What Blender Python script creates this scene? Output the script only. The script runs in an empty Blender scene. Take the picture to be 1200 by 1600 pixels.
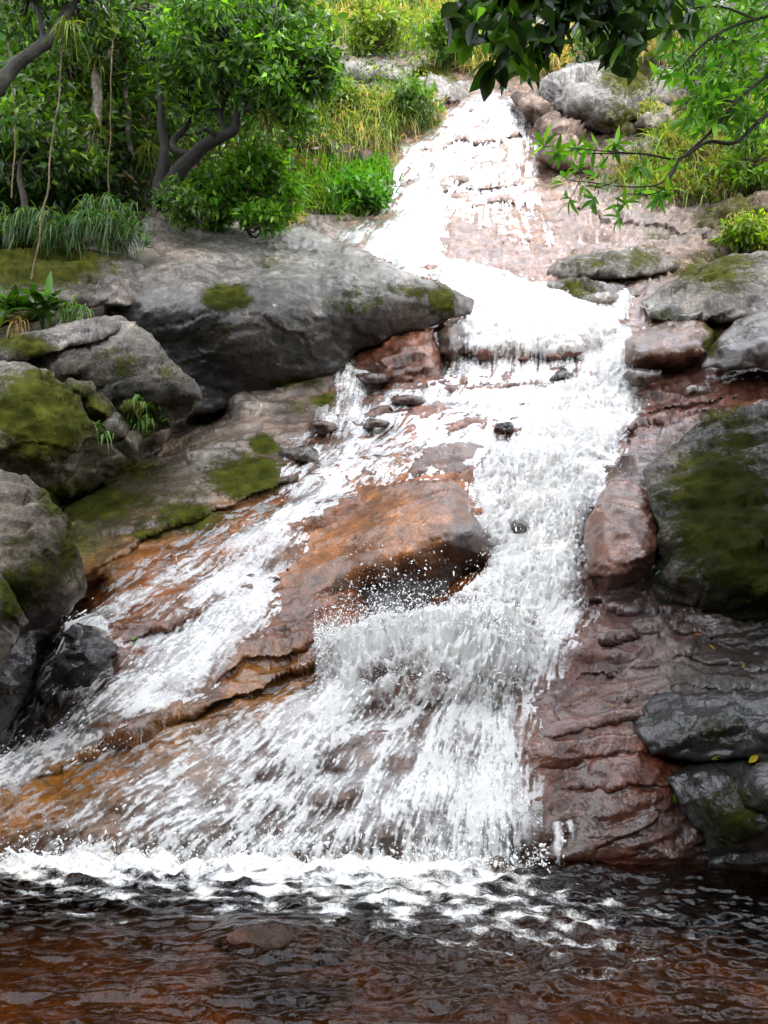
import bpy, math, random
import numpy as np
from mathutils import Vector
from mathutils.geometry import delaunay_2d_cdt

SC = bpy.context.scene
COL = SC.collection
R = math.radians
rng = np.random.default_rng(7)
random.seed(7)

# ------------------------------------------------------------------ camera
CAM = np.array([0.0, 0.0, 1.5]); PITCH = R(8.0); FPX = 1209.0
cd = bpy.data.cameras.new('camera'); cam = bpy.data.objects.new('camera', cd); COL.objects.link(cam)
cam.location = CAM; cam.rotation_euler = (R(90) + PITCH, 0, 0)
cd.sensor_fit = 'VERTICAL'; cd.sensor_height = 24; cd.lens = 24 * FPX / 1600
cd.clip_end = 400; cd.clip_start = 0.05
SC.camera = cam

# ------------------------------------------------------------------ sky, sun, exposure
SUN_DIR = np.array([0.56, -0.45, 0.70]); SUN_DIR /= np.linalg.norm(SUN_DIR)
SUN_EL = math.asin(SUN_DIR[2]); SUN_AZ = math.atan2(SUN_DIR[0], SUN_DIR[1])
w = bpy.data.worlds.new('World'); SC.world = w; w.use_nodes = True
nt = w.node_tree; nt.nodes.clear()
sky = nt.nodes.new('ShaderNodeTexSky'); sky.sky_type = 'NISHITA'; sky.sun_disc = False
sky.sun_elevation = SUN_EL; sky.sun_rotation = SUN_AZ; sky.dust_density = 2.0
tc = nt.nodes.new('ShaderNodeTexCoord')
cl = nt.nodes.new('ShaderNodeTexNoise'); cl.inputs['Scale'].default_value = 2.2; cl.inputs['Detail'].default_value = 6
nt.links.new(tc.outputs['Generated'], cl.inputs['Vector'])
rp = nt.nodes.new('ShaderNodeValToRGB'); rp.color_ramp.elements[0].position = 0.36; rp.color_ramp.elements[1].position = 0.60
nt.links.new(cl.outputs['Fac'], rp.inputs['Fac'])
mx = nt.nodes.new('ShaderNodeMix'); mx.data_type = 'RGBA'
mx.inputs[7].default_value = (18.6, 19.2, 20.6, 1)
nt.links.new(rp.outputs['Color'], mx.inputs[0]); nt.links.new(sky.outputs[0], mx.inputs[6])
bg = nt.nodes.new('ShaderNodeBackground'); bg.inputs['Strength'].default_value = 0.15
nt.links.new(mx.outputs[2], bg.inputs['Color'])
wo = nt.nodes.new('ShaderNodeOutputWorld'); nt.links.new(bg.outputs[0], wo.inputs[0])

sd = bpy.data.lights.new('sun', 'SUN'); sun = bpy.data.objects.new('sun', sd); COL.objects.link(sun)
sd.energy = 2.0; sd.angle = R(0.5); sd.color = (1.0, 0.95, 0.86)
sun.rotation_euler = Vector(SUN_DIR).to_track_quat('Z', 'Y').to_euler()
SC.view_settings.view_transform = 'Standard'; SC.view_settings.look = 'None'
SC.view_settings.exposure = 0.90; SC.view_settings.gamma = 1.0
SC.cycles.max_bounces = 6; SC.cycles.transparent_max_bounces = 10
SC.cycles.diffuse_bounces = 3; SC.cycles.glossy_bounces = 3
SC.cycles.sample_clamp_indirect = 6; SC.cycles.use_denoising = True
SC.cycles.caustics_reflective = False; SC.cycles.caustics_refractive = False

# ------------------------------------------------------------------ helpers: projection, noise
CP, SP = math.cos(PITCH), math.sin(PITCH)
def at(px, py, Y):
    """world point seen in direction (px,py) of the 1200x1600 photo at horizontal distance Y"""
    px = np.asarray(px, float); py = np.asarray(py, float); Y = np.asarray(Y, float)
    a = (px - 600) / FPX; b = (800 - py) / FPX
    dy = CP - b * SP; dz = SP + b * CP
    t = Y / dy
    return np.stack([CAM[0] + a * t, CAM[1] + dy * t, CAM[2] + dz * t], -1)

_P = np.random.default_rng(3).permutation(256); _P = np.concatenate([_P, _P, _P])
_G = np.random.default_rng(5).normal(size=(256, 3)); _G /= np.linalg.norm(_G, axis=1)[:, None]
def noise(p):
    p = np.asarray(p, float); i = np.floor(p).astype(int); f = p - i; i &= 255
    u = f * f * f * (f * (f * 6 - 15) + 10)
    out = 0
    for a in (0, 1):
        for b in (0, 1):
            for c in (0, 1):
                h = _P[_P[_P[i[..., 0] + a] + i[..., 1] + b] + i[..., 2] + c]
                g = (_G[h] * (f - np.array([a, b, c]))).sum(-1)
                wt = (u[..., 0] if a else 1 - u[..., 0]) * (u[..., 1] if b else 1 - u[..., 1]) * (u[..., 2] if c else 1 - u[..., 2])
                out = out + g * wt
    return out * 1.5
def fbm(p, oct=4, lac=2.1, gain=0.5):
    s = 0; a = 1; q = np.asarray(p, float)
    for k in range(oct):
        s = s + a * noise(q + 17.3 * k); q = q * lac; a *= gain
    return s
def ridged(p, oct=3):
    s = 0; a = 1; q = np.asarray(p, float)
    for k in range(oct):
        s = s + a * (1 - 2 * np.abs(noise(q + 9.1 * k))); q = q * 2.1; a *= .5
    return s
def facets(p):
    """broken planes: every cell of a jittered lattice gets a plane of its own tilt"""
    p = np.asarray(p, float); i = np.floor(p).astype(int); best = np.full(p.shape[:-1], 1e9); val = np.zeros(p.shape[:-1])
    for a in (-1, 0, 1):
        for b in (-1, 0, 1):
            for c in (-1, 0, 1):
                j = i + np.array([a, b, c]); k = j & 255
                h = _P[_P[_P[k[..., 0]] + k[..., 1]] + k[..., 2]]
                d = p - (j + .5 + .42 * _G[(h * 7 + 3) & 255]); r = (d * d).sum(-1); m = r < best
                best = np.where(m, r, best); val = np.where(m, (d * _G[h]).sum(-1) + .25 * _G[h][..., 0], val)
    return val
def warp(p, f, a): return p + a * np.stack([noise(p * f), noise(p * f + 11), noise(p * f + 23)], -1)
def sstep(a, b, x):
    t = np.clip((x - a) / (b - a), 0, 1); return t * t * (3 - 2 * t)
def in_poly(px, py, poly):
    r = np.zeros(np.shape(px), bool); n = len(poly)
    for k in range(n):
        x1, y1 = poly[k][:2]; x2, y2 = poly[(k + 1) % n][:2]
        c = (y1 > py) != (y2 > py)
        r ^= c & (px < (x2 - x1) * (py - y1) / ((y2 - y1) or 1e-9) + x1)
    return r
def seg_dist(px, py, line):
    """distance to a polyline, and the signed side (>0 below/right of the line's direction)"""
    best = np.full(np.shape(px), 1e9); side = np.zeros(np.shape(px)); par = np.zeros(np.shape(px))
    n = len(line) - 1
    for k in range(n):
        x1, y1 = line[k]; x2, y2 = line[k + 1]; dx, dy = x2 - x1, y2 - y1; L = dx * dx + dy * dy
        t = np.clip(((px - x1) * dx + (py - y1) * dy) / L, 0, 1)
        d = np.hypot(px - x1 - t * dx, py - y1 - t * dy)
        s = (dx * (py - y1) - dy * (px - x1)) / math.sqrt(L)
        m = d < best
        best = np.where(m, d, best); side = np.where(m, s, side); par = np.where(m, (k + t) / n, par)
    return best, side, par
def rbf(ctrl, c):
    P = np.array([[q[0], q[1]] for q in ctrl], float); v = np.log(np.array([q[2] for q in ctrl], float))
    D = np.sqrt(((P[:, None] - P[None]) ** 2).sum(-1) + c * c)
    n = len(P); A = np.zeros((n + 1, n + 1)); A[:n, :n] = D; A[:n, n] = 1; A[n, :n] = 1
    A[:n, :n] -= np.eye(n) * 2.0
    sol = np.linalg.solve(A, np.append(v, 0))
    def f(px, py):
        px = np.asarray(px, float); py = np.asarray(py, float); sh = px.shape
        Q = np.stack([px.ravel(), py.ravel()], -1); out = np.empty(len(Q))
        for s in range(0, len(Q), 40000):
            q = Q[s:s + 40000]
            out[s:s + 40000] = np.sqrt(((q[:, None] - P[None]) ** 2).sum(-1) + c * c) @ sol[:n] + sol[n]
        return np.exp(out).reshape(sh)
    return f
def blur(a, r):
    """gaussian blur of a 2-D array by FFT"""
    p = int(3 * r) + 1; b = np.pad(a, p, mode='edge')
    fy = np.fft.fftfreq(b.shape[0])[:, None]; fx = np.fft.rfftfreq(b.shape[1])[None]
    k = np.exp(-2 * (math.pi * r) ** 2 * (fx ** 2 + fy ** 2))
    return np.fft.irfft2(np.fft.rfft2(b) * k, b.shape)[p:-p, p:-p]
def bilin(A, gx, gy, px, py):
    """sample array A[j,i] laid on axes gx, gy"""
    i = np.clip(np.searchsorted(gx, px) - 1, 0, len(gx) - 2); j = np.clip(np.searchsorted(gy, py) - 1, 0, len(gy) - 2)
    u = np.clip((px - gx[i]) / (gx[i + 1] - gx[i]), 0, 1); v = np.clip((py - gy[j]) / (gy[j + 1] - gy[j]), 0, 1)
    if A.ndim == 3: u = u[..., None]; v = v[..., None]
    return (A[j, i] * (1 - u) + A[j, i + 1] * u) * (1 - v) + (A[j + 1, i] * (1 - u) + A[j + 1, i + 1] * u) * v

# ------------------------------------------------------------------ helpers: meshes and tags
def mesh_from(name, V, F, smooth=True, attrs=None):
    V = np.ascontiguousarray(V, np.float32); F = np.ascontiguousarray(F, np.int32)
    me = bpy.data.meshes.new(name)
    me.vertices.add(len(V)); me.vertices.foreach_set('co', V.ravel())
    me.loops.add(F.size); me.loops.foreach_set('vertex_index', F.ravel())
    me.polygons.add(len(F)); me.polygons.foreach_set('loop_start', np.arange(0, F.size, F.shape[1], dtype=np.int32))
    me.update(calc_edges=True); me.validate()
    me.polygons.foreach_set('use_smooth', np.full(len(me.polygons), smooth))
    for k, a in (attrs or {}).items():
        a = np.asarray(a, np.float32)
        if a.ndim == 1:
            me.attributes.new(k, 'FLOAT', 'POINT').data.foreach_set('value', a)
        else:
            c = np.ones((len(a), 4), np.float32); c[:, :3] = a[:, :3]
            me.attributes.new(k, 'FLOAT_COLOR', 'POINT').data.foreach_set('color', c.ravel())
    return me
def link(name, me, mat=None, parent=None, loc=None):
    o = bpy.data.objects.new(name, me); COL.objects.link(o)
    if mat and me: me.materials.append(mat)
    if parent: o.parent = parent
    if loc is not None: o.location = loc
    return o
def tag(o, label=None, cat=None, group=None, kind=None):
    if label: o['label'] = label
    if cat: o['category'] = cat
    if group: o['group'] = group
    if kind: o['kind'] = kind
    return o
def thing(name, label, cat, loc, group=None):
    return tag(link(name, None, loc=loc), label, cat, group)
def grid_faces(nj, ni, keep=None):
    idx = np.arange(nj * ni).reshape(nj, ni)
    F = np.stack([idx[:-1, :-1], idx[1:, :-1], idx[1:, 1:], idx[:-1, 1:]], -1)
    return F[keep] if keep is not None else F.reshape(-1, 4)
def compact(V, F, attrs):
    u, inv = np.unique(F.ravel(), return_inverse=True)
    return V[u], inv.reshape(F.shape), {k: a[u] for k, a in attrs.items()}
def unit(v):
    return v / np.maximum(np.linalg.norm(v, axis=-1, keepdims=True), 1e-9)
def tube(pts, rad, n=7, rough=0.0):
    pts = np.asarray(pts, float); rad = np.asarray(rad, float)
    T = unit(np.gradient(pts, axis=0)); ref = np.array([0.3, 0.9, 0.2])
    A = unit(np.cross(T, ref)); B = np.cross(T, A); th = np.linspace(0, 2 * math.pi, n, endpoint=False)
    V = pts[:, None] + rad[:, None, None] * (A[:, None] * np.cos(th)[None, :, None] + B[:, None] * np.sin(th)[None, :, None])
    if rough: V += (fbm(V * 6 / max(rad.max(), .02) * .1, 3) * rough)[..., None] * unit(V - pts[:, None])
    m = len(pts); idx = np.arange(m * n).reshape(m, n)
    F = np.stack([idx[:-1], np.roll(idx, -1, 1)[:-1], np.roll(idx, -1, 1)[1:], idx[1:]], -1).reshape(-1, 4)
    return V.reshape(-1, 3), F
def spline(pts, n):
    """Catmull-Rom through control rows, n samples per span"""
    P = np.asarray(pts, float); P = np.vstack([2 * P[0] - P[1], P, 2 * P[-1] - P[-2]]); out = []
    for k in range(1, len(P) - 2):
        t = np.linspace(0, 1, n, endpoint=False)[:, None]
        a, b, c, d = P[k - 1], P[k], P[k + 1], P[k + 2]
        out.append(.5 * ((2 * b) + (c - a) * t + (2 * a - 5 * b + 4 * c - d) * t ** 2 + (3 * b - a - 3 * c + d) * t ** 3))
    return np.vstack(out + [P[-2:-1]])
class Acc:
    def __init__(s): s.V = []; s.F = []; s.C = []; s.n = 0
    def add(s, V, F, C=None):
        s.V.append(V); s.F.append(F + s.n); s.n += len(V)
        s.C.append(np.ones((len(V), 3)) * 1.0 if C is None else np.broadcast_to(C, (len(V), 3)))
    def get(s): return np.vstack(s.V), np.vstack(s.F), np.vstack(s.C)
    def mesh(s, name, smooth=True):
        V, F, C = s.get(); return mesh_from(name, V, F, smooth, {'col': C})

# leaf cards with real outline: stations along the midrib, folded halves
_ST_FINE = [(0, .05), (.18, .33), (.42, .5), (.68, .40), (.88, .17), (1, .015)]
_ST_LOW = [(0, .06), (.4, .5), (1, .02)]
def leaves(pos, dirn, nrm, length, width, col, fine=False, droop=0.15, fold=0.18):
    """a bunch of leaves as arrays: pos (n,3), direction of midrib, normal, lengths, widths/length, colours"""
    st = _ST_FINE if fine else _ST_LOW
    n = len(pos); d = unit(dirn); s = unit(np.cross(d, nrm)); u = np.cross(s, d)
    length = np.broadcast_to(length, n)[:, None]; width = np.broadcast_to(width, n)[:, None]
    rows = []
    for t, wd in st:
        mid = pos + d * length * t - u * length * droop * t * t
        hw = length * width * wd
        rows += [mid - s * hw + u * hw * fold * 2, mid, mid + s * hw + u * hw * fold * 2]
    V = np.stack(rows, 1); k = len(rows)
    F = []
    for q in range(len(st) - 1):
        a = q * 3
        F += [[a, a + 1, a + 4, a + 3], [a + 1, a + 2, a + 5, a + 4]]
    F = np.array(F)[None] + (np.arange(n) * k)[:, None, None]
    C = np.repeat(np.broadcast_to(col, (n, 3)), k, axis=0)
    return V.reshape(-1, 3), F.reshape(-1, 4), C
def rand_dirs(n, up=0.0, r=rng):
    v = r.normal(size=(n, 3)); v[:, 2] += up; return unit(v)
def jitter_col(base, n, amt=0.25, alt=None, p=0.2, r=rng):
    c = np.array(base)[None] * (1 + r.normal(size=(n, 1)) * amt) * (1 + r.normal(size=(n, 3)) * amt * .25)
    if alt is not None:
        m = r.random(n) < p; c[m] = np.array(alt) * (1 + r.normal(size=(m.sum(), 1)) * amt)
    return np.clip(c, 0.004, 0.8)
def clump_leaves(acc, centres, radii, per, size, width, base, alt=None, p=.2, fine=False, up=.7, droop=.2, squash=.75, sprout=.6):
    """leaf clumps: leaves spread through each clump, pointing outward and a little down"""
    centres = np.asarray(centres, float); n = len(centres)
    radii = np.broadcast_to(radii, n)
    k = np.repeat(np.arange(n), per)
    off = rng.normal(size=(len(k), 3)); off = unit(off) * rng.random((len(k), 1)) ** .45
    off[:, 2] *= squash
    pos = centres[k] + off * radii[k][:, None]
    d = unit(off * sprout + rng.normal(size=off.shape) * .55 + np.array([0, 0, -.18]))
    nr = unit(rng.normal(size=off.shape) * .6 + off * .5 + np.array([0, 0, up]))
    tint = (1 + rng.normal(size=n) * .22)[k][:, None]
    col = np.clip(jitter_col(base, len(k), .22, alt, p) * tint, .004, .7)
    acc.add(*leaves(pos, d, nr, size * (.65 + .7 * rng.random(len(k))), width * (.8 + .4 * rng.random(len(k))), col, fine, droop))
def blades(pos, dirn, length, width, col, droop, seg=5):
    """grass blades / narrow fronds: strips that leave along dirn and bend down by droop"""
    n = len(pos); d = unit(dirn); length = np.broadcast_to(length, n); width = np.broadcast_to(width, n); droop = np.broadcast_to(droop, n)
    h = unit(np.cross(d, np.array([0, 0, 1.0]) + rng.normal(size=(n, 3)) * .3))
    rows = []
    for q in range(seg + 1):
        t = q / seg
        p = pos + d * (length * (t - .22 * droop * t * t))[:, None] - np.array([0, 0, 1.0]) * (length * droop * t ** 2.1)[:, None]
        wd = (width * .5 * (1 - t ** 2.2) + .0008)[:, None]
        rows += [p - h * wd, p + h * wd]
    V = np.stack(rows, 1); k = len(rows)
    F = np.array([[2 * q, 2 * q + 1, 2 * q + 3, 2 * q + 2] for q in range(seg)])[None] + (np.arange(n) * k)[:, None, None]
    return V.reshape(-1, 3), F.reshape(-1, 4), np.repeat(np.broadcast_to(col, (n, 3)), k, axis=0)

# ------------------------------------------------------------------ materials
class N:
    """tiny node-tree helper"""
    def __init__(s, name):
        s.m = bpy.data.materials.new(name); s.m.use_nodes = True; s.t = s.m.node_tree; s.t.nodes.clear()
        s.out = s.t.nodes.new('ShaderNodeOutputMaterial')
    def n(s, typ, props=None, **inp):
        x = s.t.nodes.new(typ)
        for k, v in (props or {}).items(): setattr(x, k, v)
        for k, v in inp.items(): s.set(x, k.replace('_', ' '), v)
        return x
    def set(s, x, k, v):
        sock = x.inputs[k] if not k.isdigit() else x.inputs[int(k)]
        if hasattr(v, 'is_output'): s.t.links.new(v, sock)
        else: sock.default_value = v
    def math(s, op, a, b=0.0, c=None, clamp=False):
        x = s.t.nodes.new('ShaderNodeMath'); x.operation = op; x.use_clamp = clamp
        for i, v in enumerate((a, b) if c is None else (a, b, c)):
            if hasattr(v, 'is_output'): s.t.links.new(v, x.inputs[i])
            else: x.inputs[i].default_value = v
        return x.outputs[0]
    def ramp(s, v, lo, hi, a=0.0, b=1.0):
        x = s.n('ShaderNodeMapRange', {'interpolation_type': 'SMOOTHSTEP'})
        s.set(x, 'Value', v); x.inputs['From Min'].default_value = lo; x.inputs['From Max'].default_value = hi
        x.inputs['To Min'].default_value = a; x.inputs['To Max'].default_value = b
        return x.outputs[0]
    def mix(s, f, a, b, typ='MIX'):
        x = s.t.nodes.new('ShaderNodeMix'); x.data_type = 'RGBA'; x.blend_type = typ
        for i, v in ((0, f), (6, a), (7, b)):
            if hasattr(v, 'is_output'): s.t.links.new(v, x.inputs[i])
            else: x.inputs[i].default_value = v if not isinstance(v, tuple) or len(v) == 4 else (*v, 1)
        return x.outputs[2]
    def noise(s, co, scale, detail=4, rough=.55, dist=0.0):
        x = s.n('ShaderNodeTexNoise'); s.set(x, 'Vector', co)
        x.inputs['Scale'].default_value = scale; x.inputs['Detail'].default_value = detail
        x.inputs['Roughness'].default_value = rough; x.inputs['Distortion'].default_value = dist
        return x.outputs['Fac']
    def attr(s, name, col=False):
        x = s.n('ShaderNodeAttribute', {'attribute_name': name}); return x.outputs['Color' if col else 'Fac']
    def bump(s, h, strength, dist, nrm=None):
        x = s.n('ShaderNodeBump'); x.inputs['Strength'].default_value = strength; x.inputs['Distance'].default_value = dist
        s.set(x, 'Height', h)
        if nrm: s.set(x, 'Normal', nrm)
        return x.outputs[0]
    def end(s, shader): s.t.links.new(shader, s.out.inputs['Surface']); return s.m

def rock_material(name, grain=1.0, crack=0.35):
    n = N(name); co = n.n('ShaderNodeTexCoord').outputs['Object']
    col = n.attr('col', True); moss = n.attr('moss'); wet = n.attr('wet')
    big = n.noise(co, 1.7, 6, .6, .6); mid = n.noise(co, 9, 6, .62, .3); fine = n.noise(co, 55, 4, .6); sp = n.noise(co, 170, 2, .6)
    v = n.math('MULTIPLY', n.ramp(big, .3, .7, .55, 1.40), n.ramp(mid, .3, .7, .55, 1.40))
    v = n.math('MULTIPLY', v, n.ramp(fine, .3, .7, .62, 1.35))
    v = n.math('MULTIPLY', v, n.ramp(sp, .3, .7, 1 - .35 * grain, 1 + .35 * grain))
    c = n.mix(1.0, col, n.n('ShaderNodeCombineColor', Red=v, Green=v, Blue=v).outputs[0], 'MULTIPLY')
    wk = n.ramp(wet, .1, .9, .70, .56); c = n.mix(1.0, c, n.n('ShaderNodeCombineColor', Red=wk, Green=n.math('MULTIPLY', wk, .96), Blue=n.math('MULTIPLY', wk, .92)).outputs[0], 'MULTIPLY')
    # grey lichen and dark weathering on dry stone
    dry = n.math('SUBTRACT', 1.0, wet, clamp=True)
    lich = n.math('MULTIPLY', n.ramp(n.noise(co, 13, 8, .7), .56, .64), n.math('MULTIPLY', dry, .55))
    c = n.mix(lich, c, n.mix(1.0, c, (2.1, 2.1, 2.0), 'MULTIPLY'))
    stain = n.math('MULTIPLY', n.ramp(n.noise(co, 3.3, 7, .68, .8), .55, .70), .55)
    c = n.mix(stain, c, (.028, .023, .02))
    vo = n.n('ShaderNodeTexVoronoi', {'feature': 'DISTANCE_TO_EDGE'})
    wv = n.n('ShaderNodeMix', {'data_type': 'VECTOR'}); wv.inputs[0].default_value = .28
    nz = n.n('ShaderNodeTexNoise'); n.set(nz, 'Vector', co); nz.inputs['Scale'].default_value = 2.3; nz.inputs['Detail'].default_value = 5
    n.set(wv, '4', co); n.set(wv, '5', nz.outputs['Color']); n.set(vo, 'Vector', wv.outputs[1]); vo.inputs['Scale'].default_value = 1.25
    ck = n.ramp(vo.outputs['Distance'], .0, .022, 1, 0)
    ck = n.math('MULTIPLY', ck, n.ramp(big, .45, .6))
    c = n.mix(n.math('MULTIPLY', ck, crack), c, (.02, .016, .013))
    # moss: attribute broken up by noise
    mn = n.math('ADD', n.math('MULTIPLY', n.noise(co, 5, 8, .68), .95), n.math('MULTIPLY', n.noise(co, 28, 5, .7), .65))
    mm = n.ramp(n.math('ADD', moss, mn), 1.06, 1.36)
    mcol = n.mix(n.ramp(n.noise(co, 7, 5), .35, .65), (.014, .018, .004), (.070, .074, .010))
    mcol = n.mix(n.ramp(sp, .35, .7), mcol, (.05, .055, .007))
    lum = n.n('ShaderNodeRGBToBW', Color=col).outputs[0]; dk = n.ramp(lum, .02, .14, .32, 1.0)
    mcol = n.mix(1.0, mcol, n.n('ShaderNodeCombineColor', Red=dk, Green=dk, Blue=dk).outputs[0], 'MULTIPLY')
    c = n.mix(mm, c, mcol)
    rough = n.math('ADD', n.ramp(wet, 0, 1, .78, .42), n.math('MULTIPLY', n.math('SUBTRACT', mid, .5), .35))
    rough = n.math('ADD', rough, n.math('MULTIPLY', mm, .55), clamp=True)
    h = n.math('ADD', n.math('MULTIPLY', mid, 1.0), n.math('MULTIPLY', fine, .22))
    h = n.math('ADD', h, n.math('MULTIPLY', sp, .06))
    h = n.math('SUBTRACT', h, n.math('MULTIPLY', ck, .35 * crack))
    h = n.math('ADD', h, n.math('MULTIPLY', mm, n.math('ADD', n.math('MULTIPLY', n.noise(co, 60, 3), .6), .15)))
    b = n.bump(h, 1.0, .024)
    hc = n.math('ADD', n.math('MULTIPLY', n.noise(co, 40, 2, .5), .42), n.math('MULTIPLY', n.noise(co, 95, 1, .5), .10))
    bc = n.bump(n.math('ADD', hc, n.math('MULTIPLY', mid, .55)), 1.0, .016)
    p = n.n('ShaderNodeBsdfPrincipled', Base_Color=c, Roughness=rough, Normal=b)
    film = n.math('MULTIPLY', n.ramp(wet, .2, .9), n.math('SUBTRACT', 1.0, mm, clamp=True))
    film = n.math('MULTIPLY', film, n.ramp(n.noise(co, 2.2, 5, .6), .28, .50, .4, 1.0))
    n.set(p, 'Coat Weight', n.math('MULTIPLY', film, 1.0)); p.inputs['Coat Roughness'].default_value = .06; p.inputs['Coat IOR'].default_value = 1.52; n.set(p, 'Coat Normal', bc)
    n.set(p, 'Specular IOR Level', n.math('MULTIPLY', n.ramp(wet, 0, 1, .3, .22), n.math('SUBTRACT', 1.0, n.math('MULTIPLY', mm, .8))))
    return n.end(p.outputs[0])
M_ROCK = rock_material('rock')

def leaf_material(name, gloss=.35, trans=.45):
    n = N(name); col = n.attr('col', True)
    p = n.n('ShaderNodeBsdfPrincipled', Base_Color=col); p.inputs['Roughness'].default_value = gloss
    p.inputs['Specular IOR Level'].default_value = .45
    tcol = n.mix(1.0, col, (1.35, 1.5, .35), 'MULTIPLY')
    t = n.n('ShaderNodeBsdfTranslucent', Color=tcol)
    m = n.n('ShaderNodeMixShader'); m.inputs[0].default_value = trans
    n.t.links.new(p.outputs[0], m.inputs[1]); n.t.links.new(t.outputs[0], m.inputs[2])
    return n.end(m.outputs[0])
M_LEAF = leaf_material('leaf', .32, .44)
M_GRASS = leaf_material('grass_blade', .55, .40)
def bark_material():
    n = N('bark'); co = n.n('ShaderNodeTexCoord').outputs['Object']; col = n.attr('col', True)
    a = n.noise(co, 14, 6, .7); b = n.noise(co, 4, 4)
    c = n.mix(n.ramp(a, .4, .62), n.mix(1.0, col, (.45, .42, .38), 'MULTIPLY'), col)
    c = n.mix(n.ramp(b, .55, .66, 0, .6), c, (.035, .045, .012))
    p = n.n('ShaderNodeBsdfPrincipled', Base_Color=c, Normal=n.bump(a, .8, .03)); p.inputs['Roughness'].default_value = .85
    return n.end(p.outputs[0])
M_BARK = bark_material()

def water_material():
    n = N('falling_water'); co = n.n('ShaderNodeTexCoord').outputs['Object']
    foam = n.attr('foam')
    f1 = n.noise(co, 24, 6, .72); f2 = n.noise(co, 120, 3, .65)
    f = n.math('ADD', foam, n.math('MULTIPLY', n.math('SUBTRACT', f1, .5), 1.25))
    f = n.math('ADD', f, n.math('MULTIPLY', n.math('SUBTRACT', f2, .5), .75))
    a = n.math('MAXIMUM', n.ramp(f, .10, 1.05), n.ramp(foam, .0, 1.3, 0, .8))
    b = n.bump(n.math('ADD', n.math('MULTIPLY', f1, .6), n.math('MULTIPLY', f2, .25)), .5, .03)
    wcol = n.mix(n.ramp(f, .4, 1.0), (.76, .75, .74), (.92, .91, .88))
    d = n.n('ShaderNodeBsdfDiffuse', Color=wcol, Normal=b)
    t = n.n('ShaderNodeBsdfTranslucent', Color=(.9, .9, .88, 1))
    fm = n.n('ShaderNodeMixShader'); fm.inputs[0].default_value = .32
    n.t.links.new(d.outputs[0], fm.inputs[1]); n.t.links.new(t.outputs[0], fm.inputs[2])
    tr = n.n('ShaderNodeBsdfTransparent', Color=(.93, .88, .82, 1)); gl = n.n('ShaderNodeBsdfGlossy', Normal=b); gl.inputs['Roughness'].default_value = .12
    fr = n.n('ShaderNodeFresnel', Normal=b); fr.inputs['IOR'].default_value = 1.33
    film = n.n('ShaderNodeMixShader'); n.set(film, '0', n.math('MULTIPLY', fr.outputs[0], n.ramp(foam, -.35, .25)))
    n.t.links.new(tr.outputs[0], film.inputs[1]); n.t.links.new(gl.outputs[0], film.inputs[2])
    m = n.n('ShaderNodeMixShader'); n.set(m, '0', a)
    n.t.links.new(film.outputs[0], m.inputs[1]); n.t.links.new(fm.outputs[0], m.inputs[2])
    return n.end(m.outputs[0])
M_WATER = water_material()
def pool_material():
    n = N('pool_water'); co = n.n('ShaderNodeTexCoord').outputs['Object']; foam = n.attr('foam')
    f1 = n.noise(co, 26, 5, .68, .4); f2 = n.noise(co, 95, 2, .6)
    f = n.math('ADD', foam, n.math('MULTIPLY', n.math('SUBTRACT', f1, .5), .8))
    f = n.math('ADD', f, n.math('MULTIPLY', n.math('SUBTRACT', f2, .5), .5))
    a = n.ramp(f, .34, 1.0)
    b = n.bump(n.noise(co, 22, 3, .5), .30, .03)
    tr = n.n('ShaderNodeBsdfTransparent', Color=(.62, .43, .26, 1)); gl = n.n('ShaderNodeBsdfGlossy', Normal=b); gl.inputs['Roughness'].default_value = .05
    fr = n.n('ShaderNodeFresnel', Normal=b); fr.inputs['IOR'].default_value = 1.33
    film = n.n('ShaderNodeMixShader'); n.set(film, '0', fr.outputs[0])
    n.t.links.new(tr.outputs[0], film.inputs[1]); n.t.links.new(gl.outputs[0], film.inputs[2])
    fb = n.bump(n.math('ADD', f1, n.math('MULTIPLY', f2, .4)), .6, .03)
    d = n.n('ShaderNodeBsdfDiffuse', Color=n.mix(n.ramp(n.noise(co, 3, 3), .4, .65), (.90, .89, .87), (.86, .83, .74)), Normal=fb)
    m = n.n('ShaderNodeMixShader'); n.set(m, '0', a)
    n.t.links.new(film.outputs[0], m.inputs[1]); n.t.links.new(d.outputs[0], m.inputs[2])
    return n.end(m.outputs[0])
M_POOL = pool_material()
def drop_material():
    n = N('spray_drop')
    d = n.n('ShaderNodeBsdfPrincipled', Base_Color=(.86, .86, .85, 1)); d.inputs['Roughness'].default_value = .2
    return n.end(d.outputs[0])
M_DROP = drop_material()

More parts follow.
